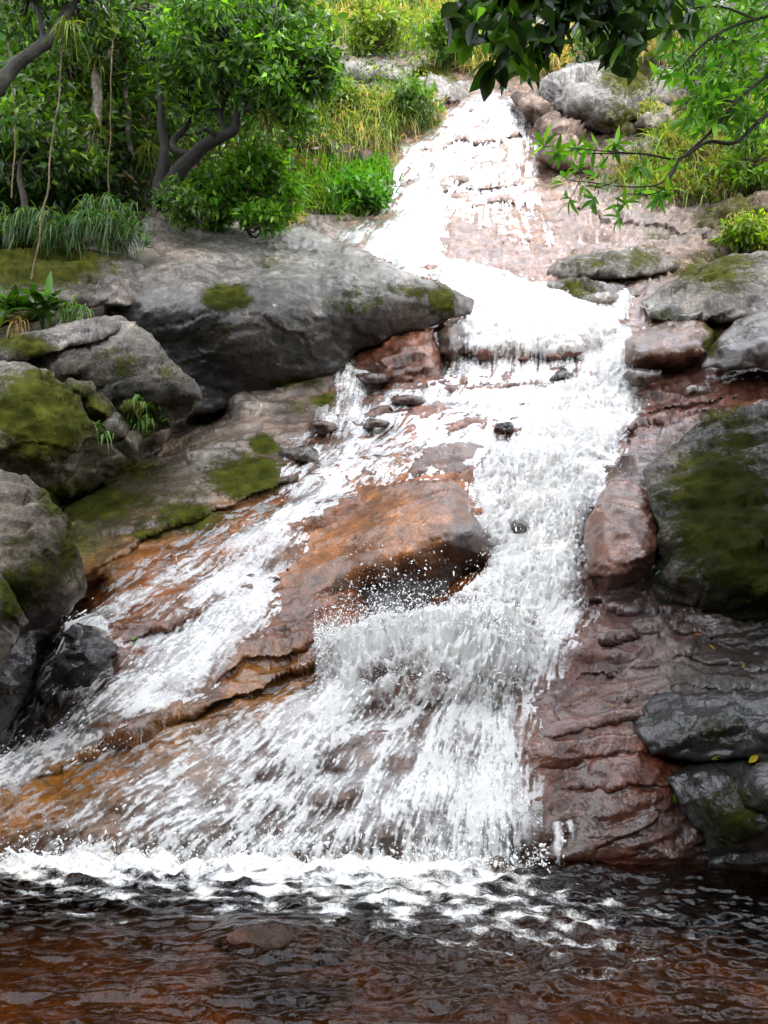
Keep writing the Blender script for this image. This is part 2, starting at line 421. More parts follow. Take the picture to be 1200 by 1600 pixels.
# ------------------------------------------------------------------ what colour, moss and wetness the stone has where
# (positions are given in photo pixels only to look up places on the rock face; values are stored per vertex)
GREY = (.20, .19, .185); PINK = (.36, .235, .185); RED = (.24, .085, .04); ORANGE = (.40, .155, .04)
OCHRE = (.33, .16, .04); DARK = (.045, .038, .034); BROWN = (.10, .055, .035); MAUVE = (.23, .105, .075); EARTH = (.05, .04, .022)
COLPTS = [  # px, py, radius, colour
    (760, 220, 90, PINK), (700, 340, 80, PINK), (850, 340, 90, PINK), (950, 360, 90, PINK), (800, 390, 80, PINK), (560, 360, 50, PINK),
    (620, 240, 40, PINK), (1080, 380, 70, (.25, .19, .16)), (880, 220, 70, (.30, .22, .18)), (900, 280, 50, (.22, .13, .10)),
    (560, 60, 80, (.30, .24, .17)), (560, 110, 60, (.28, .27, .26)), (500, 80, 50, (.30, .22, .15)), (640, 30, 60, (.22, .19, .12)),
    (1000, 250, 80, (.22, .20, .16)), (1150, 250, 120, EARTH), (1150, 100, 150, EARTH), (900, 40, 100, EARTH),
    (300, 200, 200, EARTH), (100, 250, 200, EARTH), (0, 400, 100, EARTH), (520, 230, 70, EARTH), (150, 420, 70, (.10, .09, .06)),
    (350, 390, 100, GREY), (500, 400, 80, GREY), (260, 400, 50, (.25, .21, .19)), (620, 560, 70, (.20, .09, .06)), (760, 520, 100, MAUVE),
    (900, 540, 90, MAUVE), (560, 640, 60, (.18, .12, .095)), (660, 650, 60, MAUVE), (800, 660, 80, MAUVE), (1000, 660, 60, (.16, .075, .06)),
    (430, 640, 70, (.22, .185, .165)), (330, 700, 80, (.21, .18, .155)), (250, 770, 80, (.18, .15, .11)), (150, 820, 60, (.11, .11, .04)),
    (450, 740, 60, (.10, .055, .035)), (420, 790, 40, ORANGE), (340, 830, 35, ORANGE), (240, 890, 50, ORANGE), (190, 940, 50, (.19, .07, .025)),
    (560, 760, 60, (.20, .085, .04)), (650, 790, 70, ORANGE), (480, 860, 60, (.21, .085, .035)), (400, 960, 60, (.15, .075, .05)),
    (330, 1040, 60, (.14, .062, .04)), (200, 1090, 60, (.13, .055, .035)), (80, 1030, 60, DARK), (40, 1120, 60, DARK), (480, 960, 40, RED),
    (420, 1080, 50, OCHRE), (280, 1160, 45, OCHRE), (130, 1220, 50, OCHRE), (30, 1260, 50, OCHRE), (60, 1320, 40, (.10, .05, .03)),
    (250, 1260, 60, (.13, .07, .05)), (450, 1200, 80, (.12, .065, .05)), (600, 1150, 90, (.14, .07, .055)), (680, 1040, 50, (.15, .075, .06)),
    (400, 1320, 80, (.06, .038, .03)), (700, 1280, 80, (.05, .035, .03)), (880, 1020, 60, (.15, .085, .075)), (1000, 1000, 60, (.12, .08, .075)),
    (860, 1130, 60, (.14, .065, .05)), (960, 1100, 60, (.12, .07, .055)), (920, 1180, 60, (.15, .055, .035)), (1030, 1200, 50, (.15, .05, .028)),
    (880, 1260, 50, (.10, .05, .035)), (980, 1290, 50, (.115, .045, .028)), (1060, 1300, 40, (.09, .035, .022)), (900, 1330, 40, (.06, .035, .026)),
    (1120, 1040, 60, (.07, .055, .05)), (1120, 1130, 70, DARK), (1150, 1250, 80, DARK), (970, 820, 60, (.17, .10, .08)), (1100, 600, 60, MAUVE),
    (1080, 560, 50, (.20, .12, .10)), (1120, 800, 100, DARK),
]
_CP = np.array([[c[0], c[1], c[2]] for c in COLPTS], float); _CC = np.array([c[3] for c in COLPTS], float)
_lum = _CC.mean(1, keepdims=True); _wetrow = (_CP[:, 1] > 480)[:, None]; _CC = np.where(_wetrow, np.clip(_lum + (_CC - _lum) * 1.35, .005, .9), _CC)
def stone_colour(px, py):
    q = np.stack([px / 70., py / 70., px * 0 + 2.5], -1)
    wx = px + 26 * fbm(q, 3); wy = py + 26 * fbm(q + 31, 3)
    out = np.zeros(px.shape + (3,)); tot = np.full(px.shape, 1e-9)
    for (x, y, r), c in zip(_CP, _CC):
        g = np.exp(-((wx - x) ** 2 + (wy - y) ** 2) / (2 * (r * .8) ** 2)) + 1e-7 / (1 + ((wx - x) ** 2 + (wy - y) ** 2) / r ** 2)
        out += g[..., None] * c; tot += g
    return out / tot[..., None]
MOSS = [  # px, py, rx, ry, amount   (places where moss grows)
    (60, 410, 110, 40, .85), (130, 430, 60, 30, .45), (355, 465, 35, 18, 1.0), (420, 410, 30, 22, .40), (560, 470, 70, 40, .42), (640, 455, 50, 20, .50), (690, 470, 25, 28, .75),
    (460, 600, 50, 14, .65), (480, 520, 70, 45, .30), (330, 520, 70, 50, .35), (400, 540, 60, 50, .25), (190, 575, 90, 30, .42), (270, 590, 40, 30, .40), (60, 660, 75, 70, .85), (30, 545, 60, 16, .75), (130, 640, 50, 40, .50),
    (80, 780, 25, 40, .60), (60, 905, 60, 40, .50), (20, 930, 22, 45, .85), (100, 860, 20, 55, .60), (30, 850, 40, 20, .35),
    (150, 790, 70, 28, .75), (215, 740, 60, 28, .55), (100, 850, 30, 30, .5), (385, 745, 65, 36, .80), (412, 698, 24, 14, .9), (300, 810, 80, 26, .65), (230, 835, 60, 14, .55), (470, 640, 40, 14, .40), (508, 628, 24, 14, .75), (300, 690, 60, 16, .30),
    (980, 120, 45, 40, .70), (970, 190, 45, 40, .55), (930, 95, 30, 12, .30), (675, 118, 30, 12, 1.0), (700, 130, 20, 9, .6), (930, 415, 70, 24, .45), (1000, 410, 40, 20, .50), (900, 455, 50, 18, .55),
    (1110, 430, 70, 30, .60), (1140, 410, 60, 16, .6), (1050, 490, 40, 40, .38), (1110, 530, 16, 40, .60), (1100, 350, 30, 30, .45), (1030, 375, 40, 14, .5),
    (1130, 800, 105, 120, .75), (1150, 660, 70, 20, .60), (1160, 690, 50, 14, .6), (1060, 900, 60, 60, .40), (1080, 730, 60, 24, .38), (1170, 860, 90, 110, .75),
    (1120, 1140, 80, 40, .50), (1150, 1275, 70, 60, .55), (330, 395, 40, 22, .35), (30, 500, 60, 30, .5), (600, 150, 40, 60, .4), (1150, 330, 60, 40, .5), (430, 1465, 90, 30, .1), (60, 900, 80, 60, .45), (420, 530, 120, 60, .34), (230, 640, 70, 30, .45), (250, 780, 160, 50, .34),
]
def moss_at(px, py):
    m = np.zeros(px.shape)
    for x, y, rx, ry, a in MOSS:
        m = np.maximum(m, a * np.exp(-(((px - x) / rx) ** 2 + ((py - y) / ry) ** 2) * .7))
    return m
DRYP = [(120, 470, 170, 60), (150, 560, 180, 80), (50, 650, 110, 90), (60, 830, 90, 110), (450, 500, 200, 90), (280, 420, 120, 60), (560, 90, 140, 80), (930, 140, 120, 80),
        (1000, 230, 90, 60), (1130, 430, 90, 50), (200, 200, 350, 160), (1150, 250, 120, 120)]
def wet_at(px, py):
    d = np.zeros(px.shape)
    for x, y, rx, ry in DRYP:
        d = np.maximum(d, np.exp(-(((px - x) / rx) ** 2 + ((py - y) / ry) ** 2) * .7))
    return np.clip(1 - 1.25 * d, 0, 1)

# ------------------------------------------------------------------ the rock face the stream runs down (one sheet)
prof = [(1480, 5.55), (1420, 5.30), (1350, 5.06), (1200, 5.45), (1100, 5.80), (1000, 6.30), (900, 6.90), (800, 7.60), (700, 8.60), (630, 9.65),
        (600, 10.0), (535, 10.35), (500, 11.0), (440, 12.6), (380, 14.6), (310, 16.6), (290, 16.8), (225, 17.6), (150, 19.0), (100, 21.5), (0, 27.0), (-150, 34), (-320, 42)]
ctrl = []
for py, Y in prof:
    for px in (-500, -150, 0, 150, 300, 450, 600, 750, 900, 1050, 1200, 1400, 1750):
        k = 1.0
        if py < 480 and px < 470:      # the forest floor on the left bank comes nearer
            k = 1 - .26 * sstep(480, 330, py) * sstep(480, 200, px) * (1 - .35 * sstep(250, -50, py))
        if py < 420 and px > 1000: k = 1 - .10 * sstep(420, 330, py) * sstep(980, 1150, px)
        if 560 < py < 1000 and px > 1000: k = 1 - .07 * sstep(1000, 1150, px)
        if px > 1250 or px < -50: k *= .93
        ctrl.append((px, py, Y * k))
ctrl += [(600, 1090, 5.75), (700, 1090, 5.72), (880, 1150, 5.45), (980, 1220, 5.22), (930, 1290, 5.12), (1030, 1290, 5.10), (60, 1080, 6.4), (20, 1150, 6.1)]
_bed = rbf(ctrl, 25.0)
gx = np.unique(np.concatenate([np.arange(-520, -40, 24), np.arange(-40, 1241, 2.5), np.arange(1241, 1780, 24)])).astype(float)
gy = np.unique(np.concatenate([np.arange(-330, -20, 20), np.arange(-20, 1362, 2.5), np.arange(1362, 1480, 14)])).astype(float)
cx = np.arange(-540, 1800, 9.0); cy = np.arange(-345, 1500, 7.0)
_c = _bed(*np.meshgrid(cx, cy))
PX, PY = np.meshgrid(gx, gy)
BY = bilin(_c, cx, cy, PX, PY)
# ledges and creases: polylines; the stone just below each line is set back, decaying over a width
CREASE = [  # line, depth (m), width below (px), lip (m) above
    ([(0, 1232), (120, 1190), (250, 1135), (380, 1080), (480, 1042), (560, 1015)], .16, 34, .05),
    ([(330, 1060), (420, 1025), (500, 1005), (530, 985)], .10, 22, .04),
    ([(170, 1010), (260, 985), (330, 950), (420, 905), (520, 880)], .07, 30, .02),
    ([(140, 890), (260, 830), (400, 770), (500, 735)], .12, 28, .04),
    ([(470, 672), (560, 655), (610, 652), (660, 640)], .12, 14, .05),
    ([(600, 640), (670, 622), (720, 612)], .08, 12, .03),
    ([(686, 556), (780, 558), (900, 552), (985, 530)], .16, 40, 0),
    ([(520, 590), (560, 540), (640, 510), (735, 500)], .20, 70, .06),
    ([(600, 330), (700, 292), (840, 290)], .25, 30, .10),
    ([(640, 250), (730, 222), (835, 215)], .30, 26, .14),
    ([(690, 190), (760, 178), (830, 180)], .20, 16, .10),
    ([(700, 330), (780, 318), (850, 322)], .20, 20, .08),
    ([(720, 385), (800, 378), (880, 384)], .16, 16, .08),
    ([(860, 330), (960, 345), (1060, 355), (1120, 390)], .18, 18, .06),
    ([(560, 385), (640, 372), (700, 360)], .14, 16, .06),
    ([(960, 680), (1040, 655), (1120, 640)], .16, 20, .06), ([(990, 650), (1080, 628), (1160, 622)], .12, 14, .05),
    ([(900, 925), (960, 950), (1040, 965), (1120, 960)], .10, 22, .04),
    ([(820, 1010), (920, 1015), (1040, 985), (1130, 1000), (1200, 1020)], .035, 16, .0),
    ([(870, 1060), (960, 1045), (1060, 1030), (1140, 1040), (1210, 1050)], .035, 18, .0),
    ([(850, 1105), (960, 1092), (1060, 1072), (1210, 1085)], .03, 30, .0),
    ([(830, 1150), (930, 1140), (1020, 1118), (1090, 1100)], .045, 18, .01),
    ([(820, 1200), (920, 1185), (1010, 1165), (1080, 1150)], .03, 36, .01),
    ([(860, 1240), (960, 1222), (1060, 1235), (1110, 1275)], .05, 60, .03),
    ([(640, 1100), (720, 1090), (800, 1110)], .08, 40, .04),
    ([(760, 700), (840, 690), (900, 700)], .12, 20, .05), ([(620, 712), (700, 690), (780, 700)], .08, 22, .04),
    ([(740, 810), (800, 800), (860, 815)], .14, 30, .06),
    ([(480, 50), (540, 62), (600, 50)], .5, 14, .2), ([(500, 100), (600, 100), (680, 120)], .5, 14, .2), ([(500, 10), (600, 14), (690, 8)], 1.0, 22, .3),
    ([(420, 200), (480, 212), (560, 218), (640, 225)], .45, 34, .1), ([(840, 240), (890, 250), (940, 280)], .4, 40, .1),
]
wob = 12 * fbm(np.stack([PX / 50, PY / 50, PX * 0], -1), 4)
off = np.zeros_like(PX)
for line, dep, wd, lip in CREASE:
    d, s, t = seg_dist(PX, PY + wob, line)
    end = sstep(0, .14, t) * sstep(1, .86, t); end = np.where(np.abs(s) > d - 1e-6, 1, .0) * end if False else end * (1 - sstep(wd * 1.2, wd * 2.5, d - np.abs(s)))
    below = np.clip(s, 0, None)
    dep_k = np.where(PY < 440, .25, 1.0); lip = lip * .35
    off += end * dep_k * np.where(s > 0, dep * sstep(0, 3.5, s) * np.exp(-below / wd), 0)
    off -= end * np.where(s <= 0, lip * np.exp(s / (wd * .6)), lip * np.exp(-s / 1.5))
for line, dep, wd in [([(345, 648), (300, 668), (235, 712), (150, 765), (80, 800)], .7, 20), ([(150, 925), (80, 1000), (50, 1090), (0, 1150)], .6, 26), ([(590, 945), (620, 935), (680, 915), (745, 875)], .5, 30)]:
    d, _, _ = seg_dist(PX, PY, line); off += dep * np.exp(-(d / wd) ** 2)
def sheet_normals(P):
    du = np.gradient(P, axis=1); dv = np.gradient(P, axis=0)
    nn = unit(np.cross(dv, du)); flip = (nn * (CAM - P)).sum(-1) < 0
    nn[flip] *= -1; return nn
B0 = at(PX, PY, BY + off * (BY / 7.0))
NB = sheet_normals(B0)
q = B0.copy()
strat = np.stack([q[..., 0] * .55 + q[..., 2] * .35, q[..., 1] * .9, q[..., 2] * 2.2 - q[..., 0] * .45], -1)   # bedding dips to the left
rough = fbm(strat * 1.15, 4) * .085 + facets(warp(strat * 1.5, 1.3, .35)) * .045 + facets(warp(strat * 4.2, 1.3, .3)) * .016 + ridged(strat * 2.3, 3) * .030 + fbm(q * 9, 3) * .011 + fbm(q * 28, 2) * .0045
smooth_slab = blur(in_poly(PX, PY, [(80, 900), (150, 790), (300, 690), (500, 620), (540, 700), (420, 780), (200, 900)]).astype(float), 6)
amp = np.clip(BY / 7.5, .75, 2.6) * (1 - .5 * smooth_slab) * (1 - .45 * sstep(430, 390, PY) * sstep(500, 560, PX) * sstep(900, 860, PX)) * np.where(PY > 1340, .6, 1)
BED = B0 + NB * (rough * amp)[..., None]
BED_N = sheet_normals(BED)
NJ, NI = PX.shape
bed_me = mesh_from('bedrock', BED.reshape(-1, 3), grid_faces(NJ, NI)[:, ::-1], True,
                   {'col': stone_colour(PX, PY).reshape(-1, 3), 'moss': moss_at(PX, PY).ravel(), 'wet': wet_at(PX, PY).ravel()})
tag(link('bedrock', bed_me, M_ROCK), kind='structure')
def bed_pt(px, py): return bilin(BED, gx, gy, np.asarray(px, float), np.asarray(py, float))
def bed_nrm(px, py): return unit(bilin(BED_N, gx, gy, np.asarray(px, float), np.asarray(py, float)))
def bed_Y(px, py): return bed_pt(px, py)[..., 1]

# ------------------------------------------------------------------ boulders: an outline with depths, inner ridge points, closed behind
def rock(label, outline, inner, thick, colour, name='boulder', cat='boulder', group=None, c=9.0, step=4.2, rnd=.12, rw=26, bumpy=1.0, wet=None, moss=1.0, seed=0, alt=None, rel=None):
    ctl = []
    if rel:      # a rock bedded in the slope: its depths follow the slope, bulging out by rel metres
        yb = float(np.mean([bed_Y(p[0], p[1]) for p in sorted(outline, key=lambda p: -p[1])[:3]])); top = min(p[1] for p in outline); bot = max(p[1] for p in outline)
        outline = [(p[0], p[1], min(float(bed_Y(p[0], p[1])) + .05, yb + rel * .9 + .1) if p[1] < bot - .35 * (bot - top) else float(bed_Y(p[0], p[1])) + .05) for p in outline]
        inner = [(p[0], p[1], yb + .6 * (bot - p[1]) / (bot - top) * rel - rel * .55) for p in inner]
    for p in outline:
        Y = p[2] if len(p) > 2 and p[2] else float(bed_Y(p[0], p[1])) + .06
        ctl.append((p[0], p[1], Y))
    c = c * .45; rnd = rnd * .55; rw = rw * .8      # crisp broken edges rather than river-rounded ones
    f = rbf(ctl + list(inner), c)
    O = np.array([[p[0], p[1]] for p in outline], float)
    pts = []
    for k in range(len(O)):
        a, b = O[k], O[(k + 1) % len(O)]; m = max(1, int(np.hypot(*(b - a)) / step))
        for t in range(m): pts.append(a + (b - a) * t / m)
    pts = np.array(pts)
    # soften the outline, then roughen it
    for _ in range(1): pts = .5 * pts + .25 * (np.roll(pts, 1, 0) + np.roll(pts, -1, 0))
    cen = pts.mean(0); nz = np.stack([pts[:, 0] / 30, pts[:, 1] / 30, np.full(len(pts), seed + .5)], -1)
    pts = pts + np.stack([fbm(nz, 3), fbm(nz + 40, 3)], -1) * 4.0
    x0, y0 = pts.min(0); x1, y1 = pts.max(0)
    g = np.stack(np.meshgrid(np.arange(x0, x1, step * .8), np.arange(y0, y1, step * .8)), -1).reshape(-1, 2)
    g += rng.uniform(-1, 1, g.shape) * step * .22
    ring = [tuple(p) for p in pts]
    dd, _, _ = seg_dist(g[:, 0], g[:, 1], ring + [ring[0]])
    g = g[in_poly(g[:, 0], g[:, 1], ring) & (dd > step * .55)]
    n0 = len(ring); allp = [Vector(p) for p in ring] + [Vector(p) for p in g]
    vs, es, fs, *_ = delaunay_2d_cdt(allp, [(i, (i + 1) % n0) for i in range(n0)], [list(range(n0))], 1, 1e-4)
    P = np.array([[v.x, v.y] for v in vs]); F = np.array([list(t) for t in fs if len(t) == 3])
    D, _, _ = seg_dist(P[:, 0], P[:, 1], ring + [ring[0]]); onr = D < .05
    Y = f(P[:, 0], P[:, 1])
    scale = float(np.median(Y)) / 7
    k = np.clip(1 - D / rw, 0, 1); Y = Y + rnd * scale * (1 - np.sqrt(np.clip(1 - k * k, 0, 1)))
    W = at(P[:, 0], P[:, 1], Y)
    # normals of the front
    fn = np.cross(W[F[:, 1]] - W[F[:, 0]], W[F[:, 2]] - W[F[:, 0]])
    vn = np.zeros_like(W)
    for j in range(3): np.add.at(vn, F[:, j], fn)
    vn = unit(vn); s = np.sign((vn * (CAM - W)).sum(-1)).mean()
    if s < 0: vn = -vn
    else: F = F
    qq = W / max(1, scale) + seed * 3.7
    st = np.stack([qq[:, 0] * .7 + qq[:, 2] * .3, qq[:, 1], qq[:, 2] * 1.9 - qq[:, 0] * .4], -1)
    disp = (fbm(st * 1.5, 4) * .06 + facets(warp(st * 1.9, 1.2, .3)) * .09 + facets(warp(st * 5.0, 1.2, .3)) * .035 + ridged(st * 3.1, 3) * .022 + fbm(qq * 11, 3) * .010 + fbm(qq * 30, 2) * .004) * bumpy * max(.7, scale) * .8
    W = W + vn * (disp * np.clip(D / 6, .25, 1))[:, None]
    # back half
    back = ~onr; nb = np.cumsum(back) - 1 + len(W)
    WB = at(P[back, 0], P[back, 1], Y[back] + thick * np.sqrt(np.clip(D[back] / max(D.max(), 1), 0, 1)) + .02)
    idx = np.where(back, nb, np.arange(len(W)))
    FB = idx[F][:, ::-1]
    if s > 0: FA = F
    else: FA = F[:, ::-1]; FB = FB[:, ::-1]
    V = np.vstack([W, WB]); FF = np.vstack([FA, FB])
    pp = np.vstack([P, P[back]])
    col = np.broadcast_to(np.array(colour, float), (len(V), 3)).copy()
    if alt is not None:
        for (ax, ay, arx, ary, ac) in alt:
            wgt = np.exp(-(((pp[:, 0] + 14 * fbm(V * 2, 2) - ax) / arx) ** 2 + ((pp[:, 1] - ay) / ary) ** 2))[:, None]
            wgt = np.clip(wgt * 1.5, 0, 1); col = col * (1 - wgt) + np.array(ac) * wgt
    wv = wet_at(pp[:, 0], pp[:, 1]) if wet is None else np.full(len(V), float(wet))
    base = np.array([V[:, 0].mean(), V[:, 1].mean(), V[:, 2].min()])
    me = mesh_from(name, V - base, FF, True, {'col': col, 'moss': moss_at(pp[:, 0], pp[:, 1]) * moss, 'wet': wv})
    return tag(link(name, me, M_ROCK, loc=base), label, cat, group)

# left bank, from back to front
rock('huge grey boulder with flat bare top and dark mossy, shaded front left of the stream',
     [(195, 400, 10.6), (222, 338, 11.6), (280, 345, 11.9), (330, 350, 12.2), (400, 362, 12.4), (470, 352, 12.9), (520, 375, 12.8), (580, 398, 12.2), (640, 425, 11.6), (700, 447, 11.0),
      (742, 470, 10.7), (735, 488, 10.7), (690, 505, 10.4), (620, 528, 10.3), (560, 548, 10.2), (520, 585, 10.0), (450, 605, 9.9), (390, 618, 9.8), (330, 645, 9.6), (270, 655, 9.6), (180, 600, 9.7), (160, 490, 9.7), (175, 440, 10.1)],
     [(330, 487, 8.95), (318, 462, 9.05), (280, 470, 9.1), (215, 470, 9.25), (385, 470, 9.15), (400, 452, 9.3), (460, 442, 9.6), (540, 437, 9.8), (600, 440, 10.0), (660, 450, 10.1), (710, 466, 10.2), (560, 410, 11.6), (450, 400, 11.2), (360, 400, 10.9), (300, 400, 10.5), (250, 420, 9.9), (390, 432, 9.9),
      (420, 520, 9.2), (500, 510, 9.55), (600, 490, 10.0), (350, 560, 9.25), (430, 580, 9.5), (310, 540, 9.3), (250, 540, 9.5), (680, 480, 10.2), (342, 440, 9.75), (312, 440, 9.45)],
     1.2, (.27, .26, .25), c=6, rnd=.1, rw=14, bumpy=.55, wet=.55, alt=[(500, 545, 240, 72, (.034, .027, .021)), (300, 565, 160, 90, (.018, .016, .014)), (400, 500, 70, 40, (.05, .04, .032)), (260, 385, 45, 50, (.26, .22, .195)), (660, 480, 60, 30, (.12, .09, .075))], seed=1)  # dark alt patches: moss stain and the overhang's shade, both in the colour
rock('low mossy rock ledge under the ferns at the left edge',
     [(-60, 400, 9.6), (60, 388, 9.9), (150, 385, 10.2), (215, 400, 10.3), (240, 440, 9.7), (215, 480, 9.3), (130, 480, 9.1), (60, 500, 8.9), (-60, 520, 8.8)],
     [(100, 430, 9.2), (180, 440, 9.3), (20, 450, 8.9), (160, 465, 9.0), (60, 480, 8.75)], 1.0, (.10, .09, .075), c=10, seed=2, alt=[(200, 440, 60, 60, (.2, .18, .165))])
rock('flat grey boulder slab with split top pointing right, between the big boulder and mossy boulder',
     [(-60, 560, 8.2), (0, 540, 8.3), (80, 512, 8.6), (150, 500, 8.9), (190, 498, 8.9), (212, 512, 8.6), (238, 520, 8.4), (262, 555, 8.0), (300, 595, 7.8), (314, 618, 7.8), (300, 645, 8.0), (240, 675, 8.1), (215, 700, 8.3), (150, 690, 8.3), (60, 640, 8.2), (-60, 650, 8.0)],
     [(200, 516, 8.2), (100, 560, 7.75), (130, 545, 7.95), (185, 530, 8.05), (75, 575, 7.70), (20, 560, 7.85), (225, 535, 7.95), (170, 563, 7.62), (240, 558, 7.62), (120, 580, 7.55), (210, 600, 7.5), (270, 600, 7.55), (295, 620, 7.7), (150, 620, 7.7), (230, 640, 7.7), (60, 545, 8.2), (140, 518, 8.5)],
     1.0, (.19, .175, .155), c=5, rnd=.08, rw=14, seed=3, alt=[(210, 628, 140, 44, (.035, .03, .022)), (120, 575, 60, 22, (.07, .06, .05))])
rock('thin grey rock slab lying on the split boulder at the left edge',
     [(-60, 552, 7.9), (0, 536, 7.95), (80, 508, 8.2), (150, 496, 8.5), (192, 496, 8.6), (214, 514, 8.3), (170, 528, 8.0), (110, 543, 7.8), (50, 560, 7.65), (-60, 575, 7.6)],
     [(60, 543, 7.55), (120, 528, 7.8), (180, 514, 8.15), (10, 558, 7.5)], .5, (.20, .19, .18), c=5, rnd=.05, rw=10, seed=4)
rock('moss covered boulder at the left edge below the split slab',
     [(-60, 560, 7.2), (0, 568, 7.2), (45, 570, 7.3), (90, 590, 7.2), (125, 625, 7.1), (140, 670, 7.1), (128, 715, 7.0), (110, 745, 7.0), (80, 770, 7.0), (30, 775, 6.9), (-60, 770, 6.8)],
     [(20, 600, 6.6), (60, 605, 6.65), (40, 650, 6.35), (90, 660, 6.5), (0, 700, 6.2), (70, 715, 6.45), (105, 690, 6.6), (-40, 640, 6.2)],
     1.0, (.17, .155, .125), c=12, bumpy=1.4, rnd=.15, rw=18, seed=5)
rng_small = [(150, 640, 30, 24, 7.3), (178, 668, 26, 22, 7.35), (205, 640, 18, 16, 7.5), (120, 610, 26, 18, 7.2), (200, 690, 22, 22, 7.5)]
for k, (x, y, rx, ry, Y) in enumerate(rng_small):
    th = np.linspace(0, 2 * math.pi, 9, endpoint=False)
    rad = 1 + .22 * np.sin(3 * th + k) + .1 * np.cos(2 * th + 2 * k)
    rock(['mossy stone wedged right of the moss covered boulder', 'lower mossy stone in the pile beside the moss covered boulder', 'small stone under the tip of the split slab',
          'stone resting on the shoulder of the moss covered boulder', 'lowest stone of the mossy pile above the dark gap'][k],
         [(x + rx * r * math.cos(t), y + ry * r * math.sin(t), Y + .12) for t, r in zip(th, rad)], [(x - rx * .1, y - ry * .2, Y - .22), (x + rx * .3, y + ry * .2, Y - .17)], .25,
         (.13, .12, .09), name='stone', cat='stone', group='mossy stones in the pile at left', seed=20 + k, step=3.5, rnd=.06, rw=9, moss=1.2)
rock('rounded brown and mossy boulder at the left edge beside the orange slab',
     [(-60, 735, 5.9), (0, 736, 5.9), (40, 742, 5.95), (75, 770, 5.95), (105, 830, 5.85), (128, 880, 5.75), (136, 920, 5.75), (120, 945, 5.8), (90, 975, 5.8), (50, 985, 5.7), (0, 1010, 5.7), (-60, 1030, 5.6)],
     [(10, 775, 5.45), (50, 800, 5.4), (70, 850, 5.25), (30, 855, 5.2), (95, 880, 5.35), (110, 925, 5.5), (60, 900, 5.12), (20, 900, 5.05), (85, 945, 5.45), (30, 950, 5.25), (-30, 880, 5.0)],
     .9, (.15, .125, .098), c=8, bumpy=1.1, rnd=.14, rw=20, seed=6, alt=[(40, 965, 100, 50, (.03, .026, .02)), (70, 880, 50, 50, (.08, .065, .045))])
rock('sloping rock wedge with yellow moss edge low at the left frame edge',
     [(-60, 860, 4.9), (-10, 885, 4.9), (15, 910, 4.9), (35, 945, 4.92), (48, 972, 4.95), (30, 985, 5.0), (0, 1060, 5.05), (-60, 1080, 5.0)],
     [(-5, 930, 4.6), (20, 960, 4.7), (-20, 1000, 4.7)], .5, (.12, .11, .09), c=7, rnd=.08, rw=12, seed=7)
rock('dark wet boulder in the shade under the left edge boulder',
     [(-60, 990, 5.7), (40, 975, 5.8), (60, 1010, 5.8), (50, 1060, 5.8), (30, 1110, 5.75), (0, 1150, 5.7), (-60, 1170, 5.6)],
     [(0, 1040, 5.45), (20, 1080, 5.5)], .5, (.035, .03, .028), c=10, seed=8)
rock('small black wet boulder with splashing water beside the left shade',
     [(85, 1000), (120, 975, 6.25), (160, 985, 6.2), (182, 1020, 6.15), (175, 1055), (140, 1085), (95, 1080), (75, 1040)],
     [(125, 1010, 5.95), (150, 1035, 5.85), (110, 1045, 5.9)], .4, (.035, .03, .03), c=10, seed=9, wet=1)
# mid stream
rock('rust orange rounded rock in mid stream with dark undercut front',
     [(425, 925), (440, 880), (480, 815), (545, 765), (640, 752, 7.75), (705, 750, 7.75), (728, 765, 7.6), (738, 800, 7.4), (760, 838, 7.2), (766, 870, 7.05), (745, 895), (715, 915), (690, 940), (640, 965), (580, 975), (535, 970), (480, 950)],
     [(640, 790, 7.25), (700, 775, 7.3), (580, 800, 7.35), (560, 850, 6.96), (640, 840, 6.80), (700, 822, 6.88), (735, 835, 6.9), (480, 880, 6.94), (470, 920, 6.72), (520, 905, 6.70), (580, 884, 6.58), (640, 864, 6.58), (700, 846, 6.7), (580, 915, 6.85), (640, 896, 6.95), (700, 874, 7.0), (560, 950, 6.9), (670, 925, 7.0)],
     .5, (.46, .165, .035), c=3, rnd=.02, rw=6, seed=10, wet=1, bumpy=.35, moss=0, alt=[(640, 930, 130, 40, (.035, .018, .013)), (720, 890, 50, 30, (.035, .018, .013)), (730, 850, 40, 40, (.08, .04, .03)), (690, 770, 60, 20, (.30, .12, .06)), (545, 830, 36, 60, (.34, .12, .025))])  # darkest alt patches paint the undercut's shade onto the front face
rock('low mauve brown rock just upstream of the rust orange rock',
     [(610, 745), (640, 712), (690, 690, 8.75), (740, 688, 8.7), (790, 702, 8.6), (805, 730, 8.3), (790, 750), (720, 752), (650, 755)],
     [(690, 718, 8.2), (740, 720, 8.15), (650, 735, 8.1), (720, 738, 8.0)], .4, (.22, .10, .06), c=10, seed=11, wet=1, moss=0, bumpy=.7)
rock('reddish rock block with dripping water at the left end of the ledge',
     [(600, 530, 10.4), (640, 512, 10.5), (668, 505, 10.5), (682, 530, 10.3), (690, 560, 10.1), (685, 598), (640, 606), (590, 600), (548, 585), (555, 552, 10.4)],
     [(640, 530, 10.0), (670, 535, 10.0), (640, 570, 9.8), (600, 570, 9.85), (672, 580, 9.8)], .4, (.26, .10, .055), c=6, seed=12, rnd=.06, rw=9, wet=.9, moss=.3)
rock('rounded brown rock block beside white water on the ledge',
     [(685, 520, 10.5), (702, 506, 10.6), (722, 510, 10.6), (728, 535, 10.4), (722, 556, 10.3), (700, 562, 10.2), (686, 550, 10.3)],
     [(705, 530, 10.05), (708, 545, 10.0)], .3, (.12, .075, .05), c=6, seed=13, rnd=.06, rw=8, step=3.5, wet=.9, name='stone', cat='stone')
